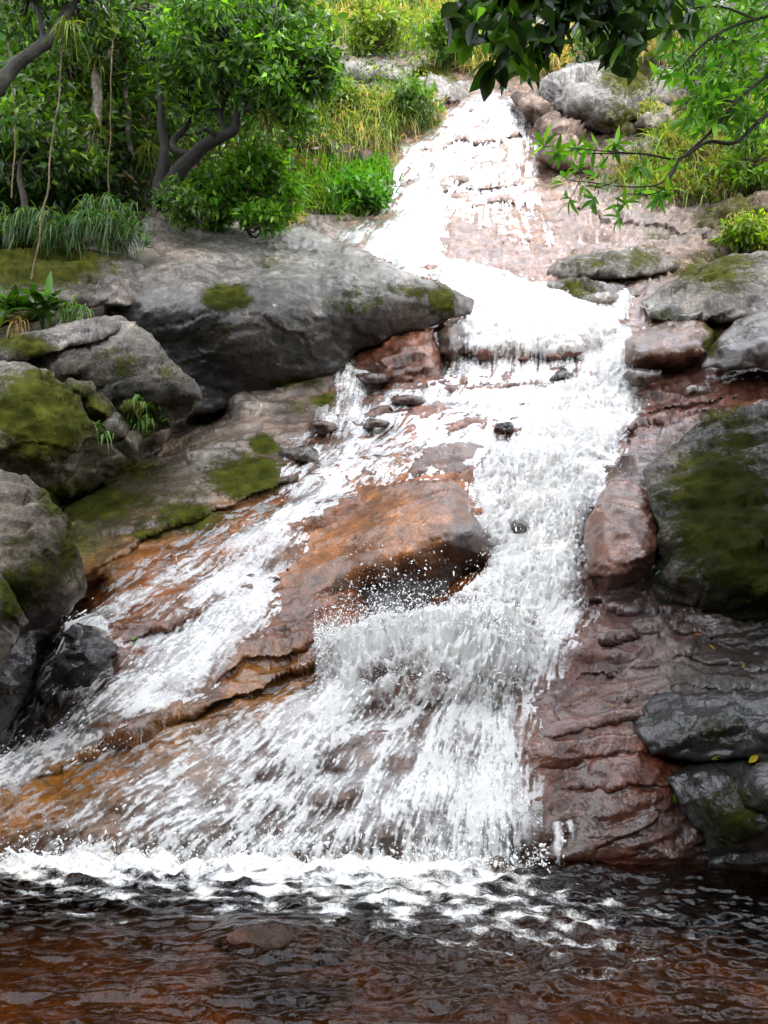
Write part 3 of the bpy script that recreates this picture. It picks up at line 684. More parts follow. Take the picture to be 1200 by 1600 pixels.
for k, (x, y, rx, ry, Y, lab) in enumerate([(635, 627, 28, 10, 9.35, 'dark red stone slab on the left of the ledge foot'), (585, 662, 22, 11, 8.85, 'flat dark brown stone in the thin flow left of the ledge'),
        (500, 668, 26, 12, 8.75, 'red brown stone at the upper end of the mossy slab'), (585, 592, 30, 8, 9.75, 'wet stone at the foot of the small side trickle'),
        (385, 625, 1, 1, 0, ''), (790, 665, 16, 8, 8.7, 'dark stone poking out of white rapids'), (880, 590, 20, 14, 9.8, 'black stone showing through the ledge fall'), (812, 825, 22, 14, 7.1, 'dark stone breaking the white chute'),
        (1085, 612, 24, 10, 8.6, 'small brown stone on the shiny pink slab at right'), (1003, 590, 30, 14, 9.3, 'undercut brown stone below the stepped block'), (980, 690, 9, 7, 8.0, 'black pebble on the wet slab right of the rapids'),
        (470, 715, 34, 20, 8.2, 'grey stone at the edge of the mossy slab beside the flow')]):
    if not lab: continue
    th = np.linspace(0, 2 * math.pi, 9, endpoint=False); rad = 1 + .2 * np.sin(3 * th + k) + .12 * np.cos(2 * th + k)
    rock(lab, [(x + rx * r * math.cos(t), y + ry * r * math.sin(t), Y + .2) for t, r in zip(th, rad)], [(x, y - ry * .3, Y - .04), (x + rx * .4, y, Y), (x - rx * .4, y + ry * .1, Y)], .2,
         [(.12, .05, .035), (.09, .05, .035), (.13, .055, .04), (.10, .06, .05), 0, (.05, .04, .035), (.04, .035, .03), (.06, .045, .04), (.09, .05, .035), (.08, .05, .035), (.03, .026, .025), (.13, .11, .09)][k],
         name='stone', cat='stone', group='small wet stones in the stream', seed=40 + k, step=3.5, rnd=.05, rw=8, wet=1)
# right bank
rock('low grey rock with mossy top in front of the sunlit pink slab',
     [(850, 428, 12.8), (870, 408, 13.2), (930, 394, 13.5), (1000, 396, 13.5), (1050, 408, 13.2), (1064, 420, 12.9), (1020, 432, 12.4), (940, 436, 12.3), (880, 438, 12.3)],
     [(920, 412, 12.5), (990, 412, 12.4), (950, 425, 12.1), (1010, 424, 12.2)], .8, (.19, .175, .16), c=8, seed=14, rnd=.1, rw=9, wet=.4)
rock('mossy rock under the low grey rock right of the stream',
     [(848, 445, 12.2), (870, 436, 12.3), (930, 438, 12.3), (985, 445, 12.2), (1000, 460, 11.8), (960, 475, 11.6), (910, 480, 11.5), (870, 465, 11.8)],
     [(900, 452, 11.7), (950, 456, 11.6), (920, 468, 11.45)], .7, (.16, .13, .11), c=8, seed=15, rnd=.1, rw=8, wet=.8)
rock('large grey green boulder at the right edge below the grassy bank',
     [(1000, 470, 11.2), (1050, 440, 11.8), (1090, 415, 12.2), (1140, 398, 12.4), (1200, 394, 12.2), (1260, 400, 12), (1260, 500, 10.5), (1190, 500, 10.3), (1120, 505, 10.3), (1060, 510, 10.4), (1015, 500, 10.6)],
     [(1080, 450, 11.0), (1140, 430, 11.2), (1200, 430, 11.0), (1120, 470, 10.3), (1180, 465, 10.2), (1060, 480, 10.5)], 1.2, (.17, .155, .14), c=8, seed=16, rnd=.12, rw=12)
rock('stepped red brown rock block with straight front at the right bank',
     [(976, 535, 10.0), (1000, 515, 10.4), (1045, 500, 10.6), (1090, 497, 10.6), (1115, 520, 10.2), (1112, 560, 9.7), (1090, 572), (1030, 578), (985, 580), (978, 560, 9.7)],
     [(990, 538, 9.55), (1040, 528, 9.6), (1090, 522, 9.7), (1020, 512, 10.1), (990, 565, 9.5), (1040, 560, 9.45), (1095, 552, 9.5)], .8, (.22, .095, .05), c=2, seed=17, rnd=.025, rw=6, wet=.8, bumpy=.5)
rock('dark triangular boulder with mossy edge at the right frame edge',
     [(1095, 575, 9.3), (1115, 535, 9.6), (1150, 505, 9.8), (1200, 482, 9.9), (1260, 470, 9.8), (1260, 590, 9.0), (1190, 575, 9.0), (1140, 578, 9.0)],
     [(1130, 545, 9.1), (1180, 510, 9.2), (1170, 550, 8.9), (1210, 540, 8.8)], .8, (.09, .065, .055), c=3, seed=18, rnd=.03, rw=7, bumpy=.5, wet=.7)
rock('big dark mossy rock slab along the right edge',
     [(1005, 735, 7.6), (1040, 705, 7.9), (1090, 665, 8.2), (1150, 640, 8.3), (1205, 628, 8.2), (1280, 620, 8), (1290, 990), (1200, 972), (1120, 966), (1060, 960), (1015, 935), (1000, 905), (1022, 875), (1030, 830, 6.7), (1015, 785, 7.1)],
     [(1060, 745, 7.3), (1120, 700, 7.5), (1190, 670, 7.6), (1090, 790, 6.9), (1170, 760, 6.8), (1060, 835, 6.55), (1110, 850, 6.35), (1190, 850, 6.1), (1060, 900, 6.25), (1130, 910, 6.05), (1200, 920, 5.9), (1100, 820, 6.62), (1050, 815, 6.75), (1090, 865, 6.38)],
     1.0, (.028, .026, .018), c=6, seed=19, rnd=.04, rw=8, wet=.45, alt=[(1050, 740, 45, 40, (.12, .095, .08)), (1050, 930, 60, 26, (.06, .05, .045)), (1070, 835, 40, 18, (.08, .07, .06))], bumpy=.9)
rock('wet pinkish rock block with undercut edge right of the white chute',
     [(912, 860, 6.95), (915, 820, 7.1), (935, 775, 7.4), (960, 752, 7.6), (990, 755, 7.6), (1012, 770, 7.4), (1030, 820, 7.1), (1026, 865, 6.8), (1018, 895), (980, 918), (945, 925), (920, 905)],
     [(960, 790, 7.0), (1000, 800, 6.95), (945, 840, 6.65), (1000, 850, 6.6), (935, 880, 6.5), (975, 896, 6.38), (1010, 880, 6.45), (950, 905, 6.5)], .5, (.27, .12, .075), c=3, seed=21, rnd=.03, rw=7, wet=1, moss=.4, bumpy=.6)
rock('black wet rock slab at the right edge with pale wet streaks',
     [(985, 1120, 5.7), (1020, 1085, 5.75), (1090, 1078, 5.75), (1170, 1082, 5.7), (1290, 1075, 5.5), (1290, 1195, 5.2), (1160, 1185, 5.25), (1080, 1190, 5.3), (1020, 1180, 5.4), (995, 1150, 5.5)],
     [(1060, 1115, 5.45), (1150, 1110, 5.35), (1100, 1150, 5.25), (1200, 1150, 5.1), (1040, 1150, 5.4)], .5, (.022, .020, .018), c=10, seed=22, rnd=.06, rw=14, wet=.75, moss=.8)
rock('black rounded boulder at the pool edge in the lower right corner',
     [(1040, 1215, 5.3), (1080, 1190, 5.4), (1130, 1182, 5.4), (1200, 1185, 5.3), (1290, 1180, 5.2), (1290, 1375, 4.9), (1180, 1362, 4.95), (1110, 1358, 5.0), (1100, 1310, 5.1), (1068, 1270, 5.2)],
     [(1090, 1215, 5.12), (1150, 1220, 5.0), (1130, 1270, 4.88), (1200, 1290, 4.75), (1150, 1320, 4.85), (1210, 1220, 4.95)], .6, (.028, .027, .025), c=9, seed=23, rnd=.08, rw=16, wet=.8, bumpy=1.0)
rock('dark rock on the frame edge above the pool edge boulder',
     [(1152, 1230, 5.0), (1175, 1205, 5.05), (1205, 1195, 5.05), (1290, 1190, 5.0), (1290, 1290, 4.7), (1205, 1270, 4.75), (1165, 1262, 4.85)],
     [(1190, 1225, 4.8), (1210, 1245, 4.68)], .4, (.03, .029, .027), c=9, seed=24, rnd=.06, rw=10, wet=.8)
# up by the lip of the fall
rock('big pale grey boulder with yellow green moss on its right flank above the fall',
     [(838, 150, 19.8), (852, 118, 21), (890, 102, 21.5), (935, 94, 21.8), (985, 102, 21.5), (1020, 125, 21), (1015, 155, 20), (990, 190, 19), (955, 215, 18.6), (900, 195, 19.0), (860, 178, 19.2)],
     [(880, 130, 20.0), (925, 118, 20.0), (930, 165, 19.0), (970, 150, 19.3), (890, 165, 19.2), (955, 190, 18.5)], 2.0, (.28, .27, .26), c=7, rel=2.2, seed=25, rnd=.12, rw=12, wet=0)
rock('pinkish rock shelf on the right side of the fall lip',
     [(795, 150, 19.3), (830, 140, 19.8), (862, 165, 19.4), (930, 190, 18.8), (950, 225, 18.2), (930, 265, 17.6), (870, 270, 17.4), (840, 240, 17.8), (832, 190, 18.6)],
     [(840, 170, 18.8), (880, 200, 18.2), (900, 235, 17.6), (870, 255, 17.2)], 1.2, (.27, .20, .165), c=5, rel=1.3, seed=26, rnd=.1, rw=9, wet=.2, bumpy=1.3)
rock('tan boulder behind the overhanging branch on the right bank',
     [(985, 185, 19.5), (1020, 165, 20), (1060, 170, 20), (1082, 195, 19.3), (1050, 205, 18.8), (1000, 205, 18.8)], [(1035, 185, 18.9), (1010, 195, 18.8)], .8, (.27, .24, .20), c=8, rel=1.2, seed=27, rnd=.12, rw=9, wet=0)
rock('weathered rock shelf between grass tufts on the right bank',
     [(960, 240, 18), (1000, 215, 18.5), (1060, 205, 18.6), (1085, 225, 18), (1040, 245, 17.5), (990, 265, 17.2), (960, 262, 17.4)], [(1010, 232, 17.5), (1045, 226, 17.6)], .8, (.24, .22, .19), c=8, rel=1.0, seed=28, rnd=.12, rw=9, wet=0)
rock('upper pale boulder half hidden by dark leaves above the fall',
     [(1000, 150, 21.5), (1030, 112, 23), (1075, 105, 23), (1100, 140, 22), (1070, 165, 21), (1020, 172, 20.6)], [(1050, 135, 21.3), (1035, 150, 21)], 1, (.27, .25, .22), c=8, rel=1.5, seed=29, rnd=.15, rw=10, wet=0)
rock('smooth grey slab with yellow moss patch left of the fall lip',
     [(620, 150, 20), (640, 125, 21.5), (670, 112, 22), (700, 122, 21.5), (745, 138, 20.5), (740, 152, 19.5), (700, 168, 18.9), (650, 172, 18.8)], [(670, 135, 20.3), (700, 145, 19.8), (660, 155, 19.4)], 1.2, (.30, .29, .28), c=8, rel=1.2, seed=30, rnd=.12, rw=8, wet=.1)
rock('long pale grey slab high on the hillside below the grass',
     [(505, 115, 21.5), (520, 95, 23), (580, 97, 23), (640, 112, 22.5), (650, 128, 21.5), (600, 132, 21), (540, 128, 21)], [(560, 110, 21.8), (610, 118, 21.5)], 1.0, (.30, .29, .275), c=8, rel=1.4, seed=31, rnd=.12, rw=7, wet=0)
rock('dark layered rock under the yellow green tuft at the right frame edge',
     [(1085, 350, 13.4), (1110, 318, 14), (1160, 305, 14.2), (1260, 300, 14), (1260, 350, 13), (1190, 352, 12.9), (1140, 365, 12.8), (1120, 385, 12.7)], [(1140, 330, 13.2), (1190, 328, 13.1)], .8, (.15, .11, .085), c=8, rel=1.0, seed=32, rnd=.12, rw=9, wet=.2)
rock('dark rock under the hanging dry grass left of the fall',
     [(455, 235, 16), (490, 205, 17), (560, 215, 17), (600, 235, 16.8), (605, 265, 16), (560, 272, 15.6), (500, 270, 15.4), (470, 275, 15.2)], [(520, 235, 15.9), (570, 245, 15.9)], .8, (.09, .065, .05), c=8, rel=1.0, seed=33, rnd=.12, rw=9, wet=.3)

# ------------------------------------------------------------------ the falling water
WX = np.arange(-30, 1010, 1.8); WYp = np.arange(134, 1372, 1.8)
WPX, WPY = np.meshgrid(WX, WYp)
DENS = [  # polygon, cover, blur px
    ([(740, 146), (802, 143), (836, 190), (842, 250), (832, 292), (720, 300), (705, 330), (695, 380), (665, 422), (600, 402), (560, 388), (530, 378), (590, 332), (608, 270), (668, 210)], .50, 7),
    ([(748, 146), (800, 144), (826, 200), (815, 262), (790, 290), (690, 292), (605, 345), (650, 240)], .66, 8),
    ([(690, 298), (832, 292), (846, 345), (822, 388), (770, 360), (720, 345)], .48, 5), ([(848, 350), (858, 350), (862, 392), (850, 392)], .5, 3), ([(800, 350), (825, 350), (840, 392), (815, 392)], .55, 4),
    ([(640, 300), (715, 300), (700, 350), (682, 412), (760, 432), (730, 448), (640, 428), (560, 392), (600, 340)], .74, 7),
    ([(655, 412), (740, 422), (850, 455), (960, 498), (988, 560), (985, 600), (880, 562), (760, 562), (700, 545), (738, 490), (700, 460)], .66, 6),
    ([(688, 540), (985, 515), (988, 606), (688, 608)], .44, 6), ([(930, 540), (985, 530), (995, 640), (930, 640)], .92, 8),
    ([(690, 608), (985, 592), (1002, 640), (962, 700), (930, 760), (900, 740), (860, 720), (760, 660), (640, 664), (540, 684), (470, 694), (520, 640)], .44, 8),
    ([(850, 600), (992, 592), (985, 650), (945, 740), (860, 740), (800, 680)], .74, 12),
    ([(450, 705), (560, 682), (700, 650), (830, 690), (760, 740), (620, 745), (560, 765), (455, 800)], .36, 10),
    ([(770, 690), (952, 742), (915, 800), (908, 870), (900, 930), (830, 965), (760, 965), (690, 968), (768, 890), (745, 840), (740, 765)], .78, 9),
    ([(895, 875), (925, 940), (860, 1050), (810, 1080), (740, 1000)], .62, 14),
    ([(490, 1020), (520, 1000), (600, 985), (690, 965), (800, 955), (850, 1010), (810, 1075), (760, 1095), (640, 1062), (530, 1080)], .93, 16),
    ([(520, 1060), (800, 1060), (822, 1150), (818, 1300), (800, 1366), (105, 1366), (65, 1330), (250, 1190), (420, 1110)], .47, 18),
    ([(690, 1040), (780, 1050), (818, 1200), (812, 1320), (792, 1366), (620, 1366), (640, 1200)], .78, 16),
    ([(430, 1110), (560, 1050), (600, 1080), (500, 1230), (400, 1240)], .72, 14), ([(200, 1250), (420, 1160), (400, 1300), (160, 1366), (105, 1366)], .52, 16),
    ([(560, 740), (500, 800), (430, 900), (400, 960), (300, 1040), (200, 1130), (100, 1190), (-30, 1250), (-30, 1190), (90, 1130), (200, 1040), (280, 960), (300, 920), (420, 840)], .50, 14),
    ([(424, 895), (424, 960), (300, 1085), (240, 1130), (190, 1140), (300, 960)], .70, 10), ([(430, 860), (520, 770), (560, 740), (500, 760), (300, 885)], .62, 7),
    ([(340, 880), (250, 940), (140, 1005), (95, 985), (200, 920), (330, 860)], .36, 8), ([(100, 975), (165, 965), (180, 1000), (150, 1000), (110, 1010)], .8, 6),
    ([(-30, 1190), (80, 1150), (200, 1140), (235, 1160), (100, 1210), (-30, 1255)], .72, 9), ([(90, 990), (180, 1000), (180, 1080), (60, 1110), (40, 1150), (-30, 1165), (60, 1070)], .42, 10),
    ([(548, 550), (572, 550), (582, 606), (518, 606)], .72, 4), ([(655, 512), (664, 512), (662, 606), (650, 606)], .6, 3), ([(640, 515), (690, 500), (690, 606), (640, 606)], .25, 5), ([(520, 600), (575, 600), (560, 680), (530, 680)], .45, 6),
    ([(962, 460), (984, 452), (976, 502), (950, 502)], .8, 4), ([(60, 1330), (150, 1240), (130, 1250), (210, 1210), (170, 1280), (90, 1340)], .35, 6),
    ([(866, 1292), (876, 1292), (880, 1352), (868, 1352)], .55, 3), ([(884, 1290), (890, 1290), (892, 1352), (886, 1352)], .6, 3), 
    ([(-30, 1240), (330, 1130), (500, 1060), (480, 1130), (250, 1200), (60, 1330), (-30, 1340)], .16, 20), ([(100, 960), (340, 830), (480, 760), (500, 790), (330, 900), (180, 960)], .15, 16),
]
dens = np.zeros_like(WPX)
ww = 7 * fbm(np.stack([WPX / 26, WPY / 26, WPX * 0 + 4], -1), 3); ww2 = 7 * fbm(np.stack([WPX / 26, WPY / 26, WPX * 0 + 44], -1), 3)
for poly, val, bl in DENS:
    wk_ = 3.2 if poly[0] == (490, 1020) else 1.0
    m = in_poly(WPX + wk_ * ww, WPY + wk_ * ww2, poly).astype(float) * val
    dens = np.maximum(dens, blur(m, bl / 1.8))
for poly, k, bl in [([(705, 228), (842, 220), (842, 286), (700, 290)], .55, 8), ([(690, 306), (842, 312), (846, 345), (700, 342)], .45, 6), ([(700, 352), (850, 350), (860, 392), (720, 400)], .35, 6), ([(640, 196), (830, 186), (830, 212), (640, 226)], .75, 6),
                    ([(560, 350), (640, 318), (640, 345), (560, 380)], .6, 8), ([(600, 262), (690, 240), (690, 286), (600, 318)], .75, 8), ([(690, 562), (930, 556), (930, 604), (690, 606)], .8, 6)]:
    dens *= 1 - (1 - k) * blur(in_poly(WPX + 2 * ww, WPY + ww2, poly).astype(float), bl / 1.8)
dens *= 1 - .30 * sstep(430, 330, WPY)
FLOW = [[(790, 146), (740, 220), (690, 300), (650, 400)], [(810, 146), (815, 220), (800, 300), (830, 390)], [(750, 150), (660, 250), (590, 350), (540, 385)], [(640, 400), (720, 440), (830, 480), (940, 530)],
        [(720, 440), (740, 500), (745, 600)], [(850, 480), (855, 600)], [(950, 520), (965, 600), (940, 680), (900, 760)], [(760, 610), (700, 650), (620, 690), (520, 760)], [(870, 620), (860, 700), (830, 780)], [(980, 600), (960, 690), (890, 780), (850, 880), (760, 970)],
        [(800, 700), (790, 800), (800, 900), (720, 980)], [(720, 980), (620, 1000), (500, 1100), (300, 1260), (120, 1360)], [(700, 1000), (600, 1100), (470, 1260), (380, 1360)], [(740, 1000), (680, 1120), (620, 1250), (590, 1366)],
        [(770, 1000), (745, 1120), (725, 1250), (715, 1366)], [(820, 1000), (800, 1100), (800, 1366)], [(560, 740), (450, 860), (330, 990), (180, 1130), (0, 1230)], [(500, 760), (330, 880), (130, 1000), (40, 1130)], [(560, 545), (555, 610), (540, 680)], [(660, 510), (655, 610), (560, 700)],
        [(450, 1060), (250, 1180), (0, 1300)], [(870, 1280), (872, 1366)], [(960, 960), (880, 1150), (860, 1300)]]
vx = np.zeros_like(WPX); vy = np.zeros_like(WPX)
for line in FLOW:
    for k in range(len(line) - 1):
        (x1, y1), (x2, y2) = line[k], line[k + 1]; L = math.hypot(x2 - x1, y2 - y1)
        d, _, _ = seg_dist(WPX, WPY, [line[k], line[k + 1]])
        g = 1 / (d * d + 120.0) ** 1.35
        vx += g * (x2 - x1) / L; vy += g * (y2 - y1) / L
vx += .35 * np.hypot(vx, vy) * fbm(np.stack([WPX / 40, WPY / 40, WPX * 0 + 9], -1), 3)
sp_ = np.hypot(vx, vy) + 1e-12; vx /= sp_; vy /= sp_
# smooth stream bed under the water, so that knobs of rock come through
sx = np.arange(-40, 1240.1, 2.5)
bed_in = BED[np.searchsorted(gy, -20):, :][:, np.searchsorted(gx, -40):np.searchsorted(gx, 1240) + 1]
gxi = gx[np.searchsorted(gx, -40):np.searchsorted(gx, 1240) + 1]; gyi = gy[np.searchsorted(gy, -20):]
nfull = np.searchsorted(gyi, 1360)
sm = np.stack([blur(bed_in[:nfull, :, k], 3.0) for k in range(3)], -1)
WS = bilin(sm, gxi, gyi[:nfull], WPX, np.minimum(WPY, 1358))
WYd = WS[..., 1]
WN = sheet_normals(WS); WN = np.stack([blur(WN[..., k], 5) for k in range(3)], -1); WN = unit(WN)
ti = 5.6 / WYd          # things look smaller farther up
burst = blur(in_poly(WPX, WPY, [(505, 1040), (560, 1012), (690, 1000), (790, 990), (815, 1025), (780, 1070), (640, 1062), (540, 1080)]).astype(float), 11)
WP3 = WS + WN * (burst * .13)[..., None]
def lic(seed_arr, length_m, steps):
    acc = np.zeros_like(seed_arr); tot = 0
    for sgn in (1, -1):
        x = WPX.copy(); y = WPY.copy()
        for s in range(steps):
            acc += bilin(seed_arr, WX, WYp, x, y); tot += 1
            i = np.clip(((x - WX[0]) / 1.8).astype(int), 0, len(WX) - 1); j = np.clip(((y - WYp[0]) / 1.8).astype(int), 0, len(WYp) - 1)
            st = length_m[j, i] / steps * FPX / WYd[j, i] * sgn
            x = x + vx[j, i] * st; y = y + vy[j, i] * st
    return acc / tot
def rank01(a):
    o = np.argsort(a.ravel()); r = np.empty(a.size); r[o] = np.linspace(0, 1, a.size); return r.reshape(a.shape)
fs = (np.clip(ti, .25, 1.1) ** .5)[..., None]
seedA = noise(WP3 * 27 * fs); seedB = noise(WP3 * 12 * fs + 7); seedC = noise(WP3 * 62 * fs + 3)
up_l = np.clip(WYd / 6.5, 1, 3)
LA = lic(seedA, .075 * up_l, 10); LB = lic(seedB, .15 * up_l, 12); LC = lic(seedC, .035 * up_l, 6)
big_n = fbm(WP3 * 3.2, 3)
turb = np.zeros_like(WPX)       # where the water churns instead of streaking
for poly, val, bl in [([(480, 1000), (560, 955), (700, 945), (820, 945), (860, 1010), (800, 1090), (640, 1070), (540, 1090)], 1, 14), ([(740, 690), (960, 740), (920, 800), (900, 940), (760, 970), (700, 960), (760, 880)], .85, 14),
                      ([(840, 595), (1000, 590), (960, 740), (850, 740)], .7, 14), ([(660, 415), (960, 490), (985, 550), (720, 545)], .6, 12), ([(-30, 1330), (850, 1330), (850, 1372), (-30, 1372)], .6, 10)]:
    turb = np.maximum(turb, blur(in_poly(WPX, WPY, poly).astype(float) * val, bl / 1.8))
lump = np.abs(fbm(WP3 * 7.5, 4)); lump = rank01(1 - lump)
iso = fbm(WP3 * 26, 3)
nn = rank01(.8 * LA / LA.std() + .7 * LB / LB.std() + .8 * LC / LC.std() + .6 * iso / iso.std() + .7 * big_n / big_n.std())
nmix = rank01(nn * (1 - .8 * turb) + (.6 * lump + .4 * rank01(fbm(WP3 * 22, 3))) * .8 * turb)
foam = dens * 1.6 - .3 + (nmix - .5) * 1.05
hgt = (.004 + .03 * dens) * (WYd / 6.5) ** 1.3 + dens * (.012 * (nn - .5)) / np.clip(ti, .3, 1.2) + turb * dens * (.13 * (lump - .45) + .08)
# the burst where the chute hits a ramp
hgt += burst * (.13 + .10 * (lump - .4) + .05 * fbm(WP3 * 16, 3))
hgt += .07 * dens ** 3 * (WYd / 8) + .03 * blur(in_poly(WPX, WPY, [(690, 530), (985, 500), (985, 572), (690, 578)]).astype(float), 8)
WPOS = WS + WN * hgt[..., None]
nj, ni = WPX.shape
dk = np.maximum.reduce([dens[:-1, :-1], dens[1:, :-1], dens[1:, 1:], dens[:-1, 1:]])
F = grid_faces(nj, ni, dk > .035)[:, ::-1]
V, F, A = compact(WPOS.reshape(-1, 3), F, {'foam': foam.ravel()})
tag(link('waterfall_water', mesh_from('waterfall_water', V, F, True, A), M_WATER), kind='structure')

# ------------------------------------------------------------------ pool, its bed and foam
xs = np.unique(np.concatenate([np.arange(-9, -3.0, .25), np.arange(-3.0, 3.001, .0125), np.arange(3.0, 9.01, .25)]))
ys = np.unique(np.concatenate([np.arange(-4, 1.8, .3), np.arange(1.8, 5.601, .0125)]))
X, Yw = np.meshgrid(xs, ys)
near_base = np.exp(-np.clip(4.98 - Yw, 0, 9) / .34) * sstep(1.9, .3, X)
u1 = np.stack([X * 2.4, Yw * 6.0, X * 0], -1); u2 = np.stack([X * 5 + Yw * 2, Yw * 13 - X * 2, X * 0 + 3], -1); u3 = np.stack([X * 16, Yw * 24, X * 0 + 8], -1)
churn = np.exp(-(((X - .9) / 1.1) ** 2 + ((Yw - 4.0) / .8) ** 2))
zz = .028 * noise(u1) + .017 * noise(u2 + noise(u1)[..., None] * .8) * (1 + churn) + .0055 * noise(u3) * (1 + 1.5 * churn)
zz += .010 * ridged(np.stack([X * 7, Yw * 11, X * 0 + 5], -1), 2) * churn
zz += near_base * (.045 + .06 * fbm(np.stack([X * 7, Yw * 9, X * 0 + 2], -1), 3))
mound = np.exp(-(((X + .52) / .40) ** 2 + ((Yw - 3.95) / .30) ** 2) * 1.4)
zz += .05 * mound
pf = -.25 + 1.35 * near_base * sstep(1.5, .2, X) + .52 * np.exp(-(((X - .85) / 1.1) ** 2 + ((Yw - 4.0) / .85) ** 2)) + .35 * np.exp(-(((X + .4) / 1.6) ** 2 + ((Yw - 4.45) / .45) ** 2)) + .18 * np.exp(-(((X + 1.6) / .6) ** 2 + ((Yw - 3.9) / .5) ** 2))
pf += .55 * fbm(np.stack([X * 5.5, Yw * 10, X * 0 + 6], -1), 5) * sstep(-.25, .25, pf)
pf -= .9 * mound * (Yw < 4.05)
pool_me = mesh_from('pool_water', np.stack([X, Yw, zz], -1).reshape(-1, 3), grid_faces(*X.shape)[:, ::-1], True, {'foam': pf.ravel()})
tag(link('pool_water', pool_me, M_POOL), kind='structure')
xb = np.arange(-9, 9.01, .06); yb = np.arange(-4, 5.7, .06); XB, YB = np.meshgrid(xb, yb)
QB = np.stack([XB * 1.6, YB * 1.6, XB * 0], -1)
ZB = -.34 + .10 * fbm(QB, 4) + .10 * sstep(3.2, 1.5, YB) * np.sin(XB * 1.3) - .15 * sstep(0.6, 1.8, XB) + .16 * np.exp(-(((XB - .55) / .45) ** 2 + ((YB - 2.75) / .28) ** 2))
cb = np.array([.13, .066, .024]) * (.55 + .9 * sstep(-.5, .5, fbm(QB * .9 + 5, 3)))[..., None] + np.array([.03, .015, .005])
tag(link('pool_bed', mesh_from('pool_bed', np.stack([XB, YB, ZB], -1).reshape(-1, 3), grid_faces(*XB.shape)[:, ::-1], True,
         {'col': cb.reshape(-1, 3), 'moss': np.zeros(XB.size), 'wet': np.full(XB.size, .3)}), M_ROCK), kind='structure')
rock('low brown rock under a skin of water in the pool', [(312, 1462, 4.05), (330, 1442, 4.22), (380, 1430, 4.3), (440, 1432, 4.3), (500, 1445, 4.2), (545, 1468, 4.05), (560, 1492, 3.9), (520, 1512, 3.78), (440, 1510, 3.78), (370, 1495, 3.85), (325, 1478, 3.95)],
     [(380, 1448, 3.93), (440, 1450, 3.88), (500, 1466, 3.84), (430, 1478, 3.74), (360, 1466, 3.84)], .4, (.065, .028, .011), c=8, seed=34, rnd=.05, rw=14, wet=.35, bumpy=.4)

# ------------------------------------------------------------------ spray: droplets thrown up, one object
ico = np.array([(0, 0, 1), (.894, 0, .447), (.276, .851, .447), (-.724, .526, .447), (-.724, -.526, .447), (.276, -.851, .447),
                (.724, .526, -.447), (-.276, .851, -.447), (-.894, 0, -.447), (-.276, -.851, -.447), (.724, -.526, -.447), (0, 0, -1)], float)
icf = np.array([(0, 1, 2), (0, 2, 3), (0, 3, 4), (0, 4, 5), (0, 5, 1), (1, 6, 2), (2, 7, 3), (3, 8, 4), (4, 9, 5), (5, 10, 1), (6, 7, 2), (7, 8, 3), (8, 9, 4), (9, 10, 5), (10, 6, 1), (11, 7, 6), (11, 8, 7), (11, 9, 8), (11, 10, 9), (11, 6, 10)])
def drops(P, r, stretch_dir, stretch):
    n = len(P); d = unit(stretch_dir)
    v = ico[None] * r[:, None, None]
    v = v + d[:, None] * ((v * d[:, None]).sum(-1) * (stretch[:, None] - 1))[..., None]
    return (P[:, None] + v).reshape(-1, 3), (icf[None] + (np.arange(n) * 12)[:, None, None]).reshape(-1, 3)
dp = []; dr = []; dd_ = []; ds = []
flat = dens.ravel()
pick = rng.choice(flat.size, 15000, p=(flat ** 2 * (foam.ravel() > .55) * (ti.ravel() ** -.5)) / (flat ** 2 * (foam.ravel() > .55) * (ti.ravel() ** -.5)).sum())
base = WPOS.reshape(-1, 3)[pick]; nrm = WN.reshape(-1, 3)[pick]
up = rng.exponential(.035, len(pick)) * (1 + 1.2 * turb.ravel()[pick])
dp.append(base + nrm * up[:, None] + rng.normal(size=base.shape) * .012); dr.append(.0014 + rng.exponential(.0016, len(pick)))
vel = unit(np.stack([vx.ravel()[pick] * .7, -np.ones(len(pick)) * .5, -vy.ravel()[pick]], -1)); dd_.append(vel); ds.append(1 + rng.exponential(1.2, len(pick)))
nb = 4500; bx = rng.uniform(490, 820, nb); byy = 1010 - 30 * np.sin((bx - 480) / 340 * math.pi) - rng.exponential(22, nb) * (.5 + 1.2 * np.exp(-((bx - 600) / 90) ** 2))
dp.append(at(bx, byy, 5.95 + rng.normal(size=nb) * .14)); dr.append(.0012 + rng.exponential(.0016, nb)); dd_.append(rand_dirs(nb)); ds.append(1 + 2.5 * rng.random(nb))
nb = 9000; bx = 490 + 340 * rng.beta(1.6, 1.5, nb); byy = rng.normal(1025, 26, nb) - 18 * np.sin((bx - 480) / 340 * math.pi)
dp.append(at(bx, byy, bed_Y(bx, byy) - .10 - rng.exponential(.07, nb))); dr.append(.0010 + rng.exponential(.0015, nb)); dd_.append(rand_dirs(nb) + np.array([0, -.5, .8])); ds.append(1.2 + 2.5 * rng.random(nb))
nb = 2600; bx = rng.uniform(-2.6, 1.0, nb); zz_ = rng.exponential(.055, nb)
dp.append(np.stack([bx, 4.97 + rng.normal(size=nb) * .09, zz_ + .03], -1)); dr.append(.002 + rng.exponential(.002, nb)); dd_.append(rand_dirs(nb, .5)); ds.append(1 + 2.5 * rng.random(nb))
V, F = drops(np.vstack(dp), np.minimum(np.concatenate(dr), .014), np.vstack(dd_), np.concatenate(ds))
tag(link('spray', mesh_from('spray', V, F, True), M_DROP), kind='stuff')

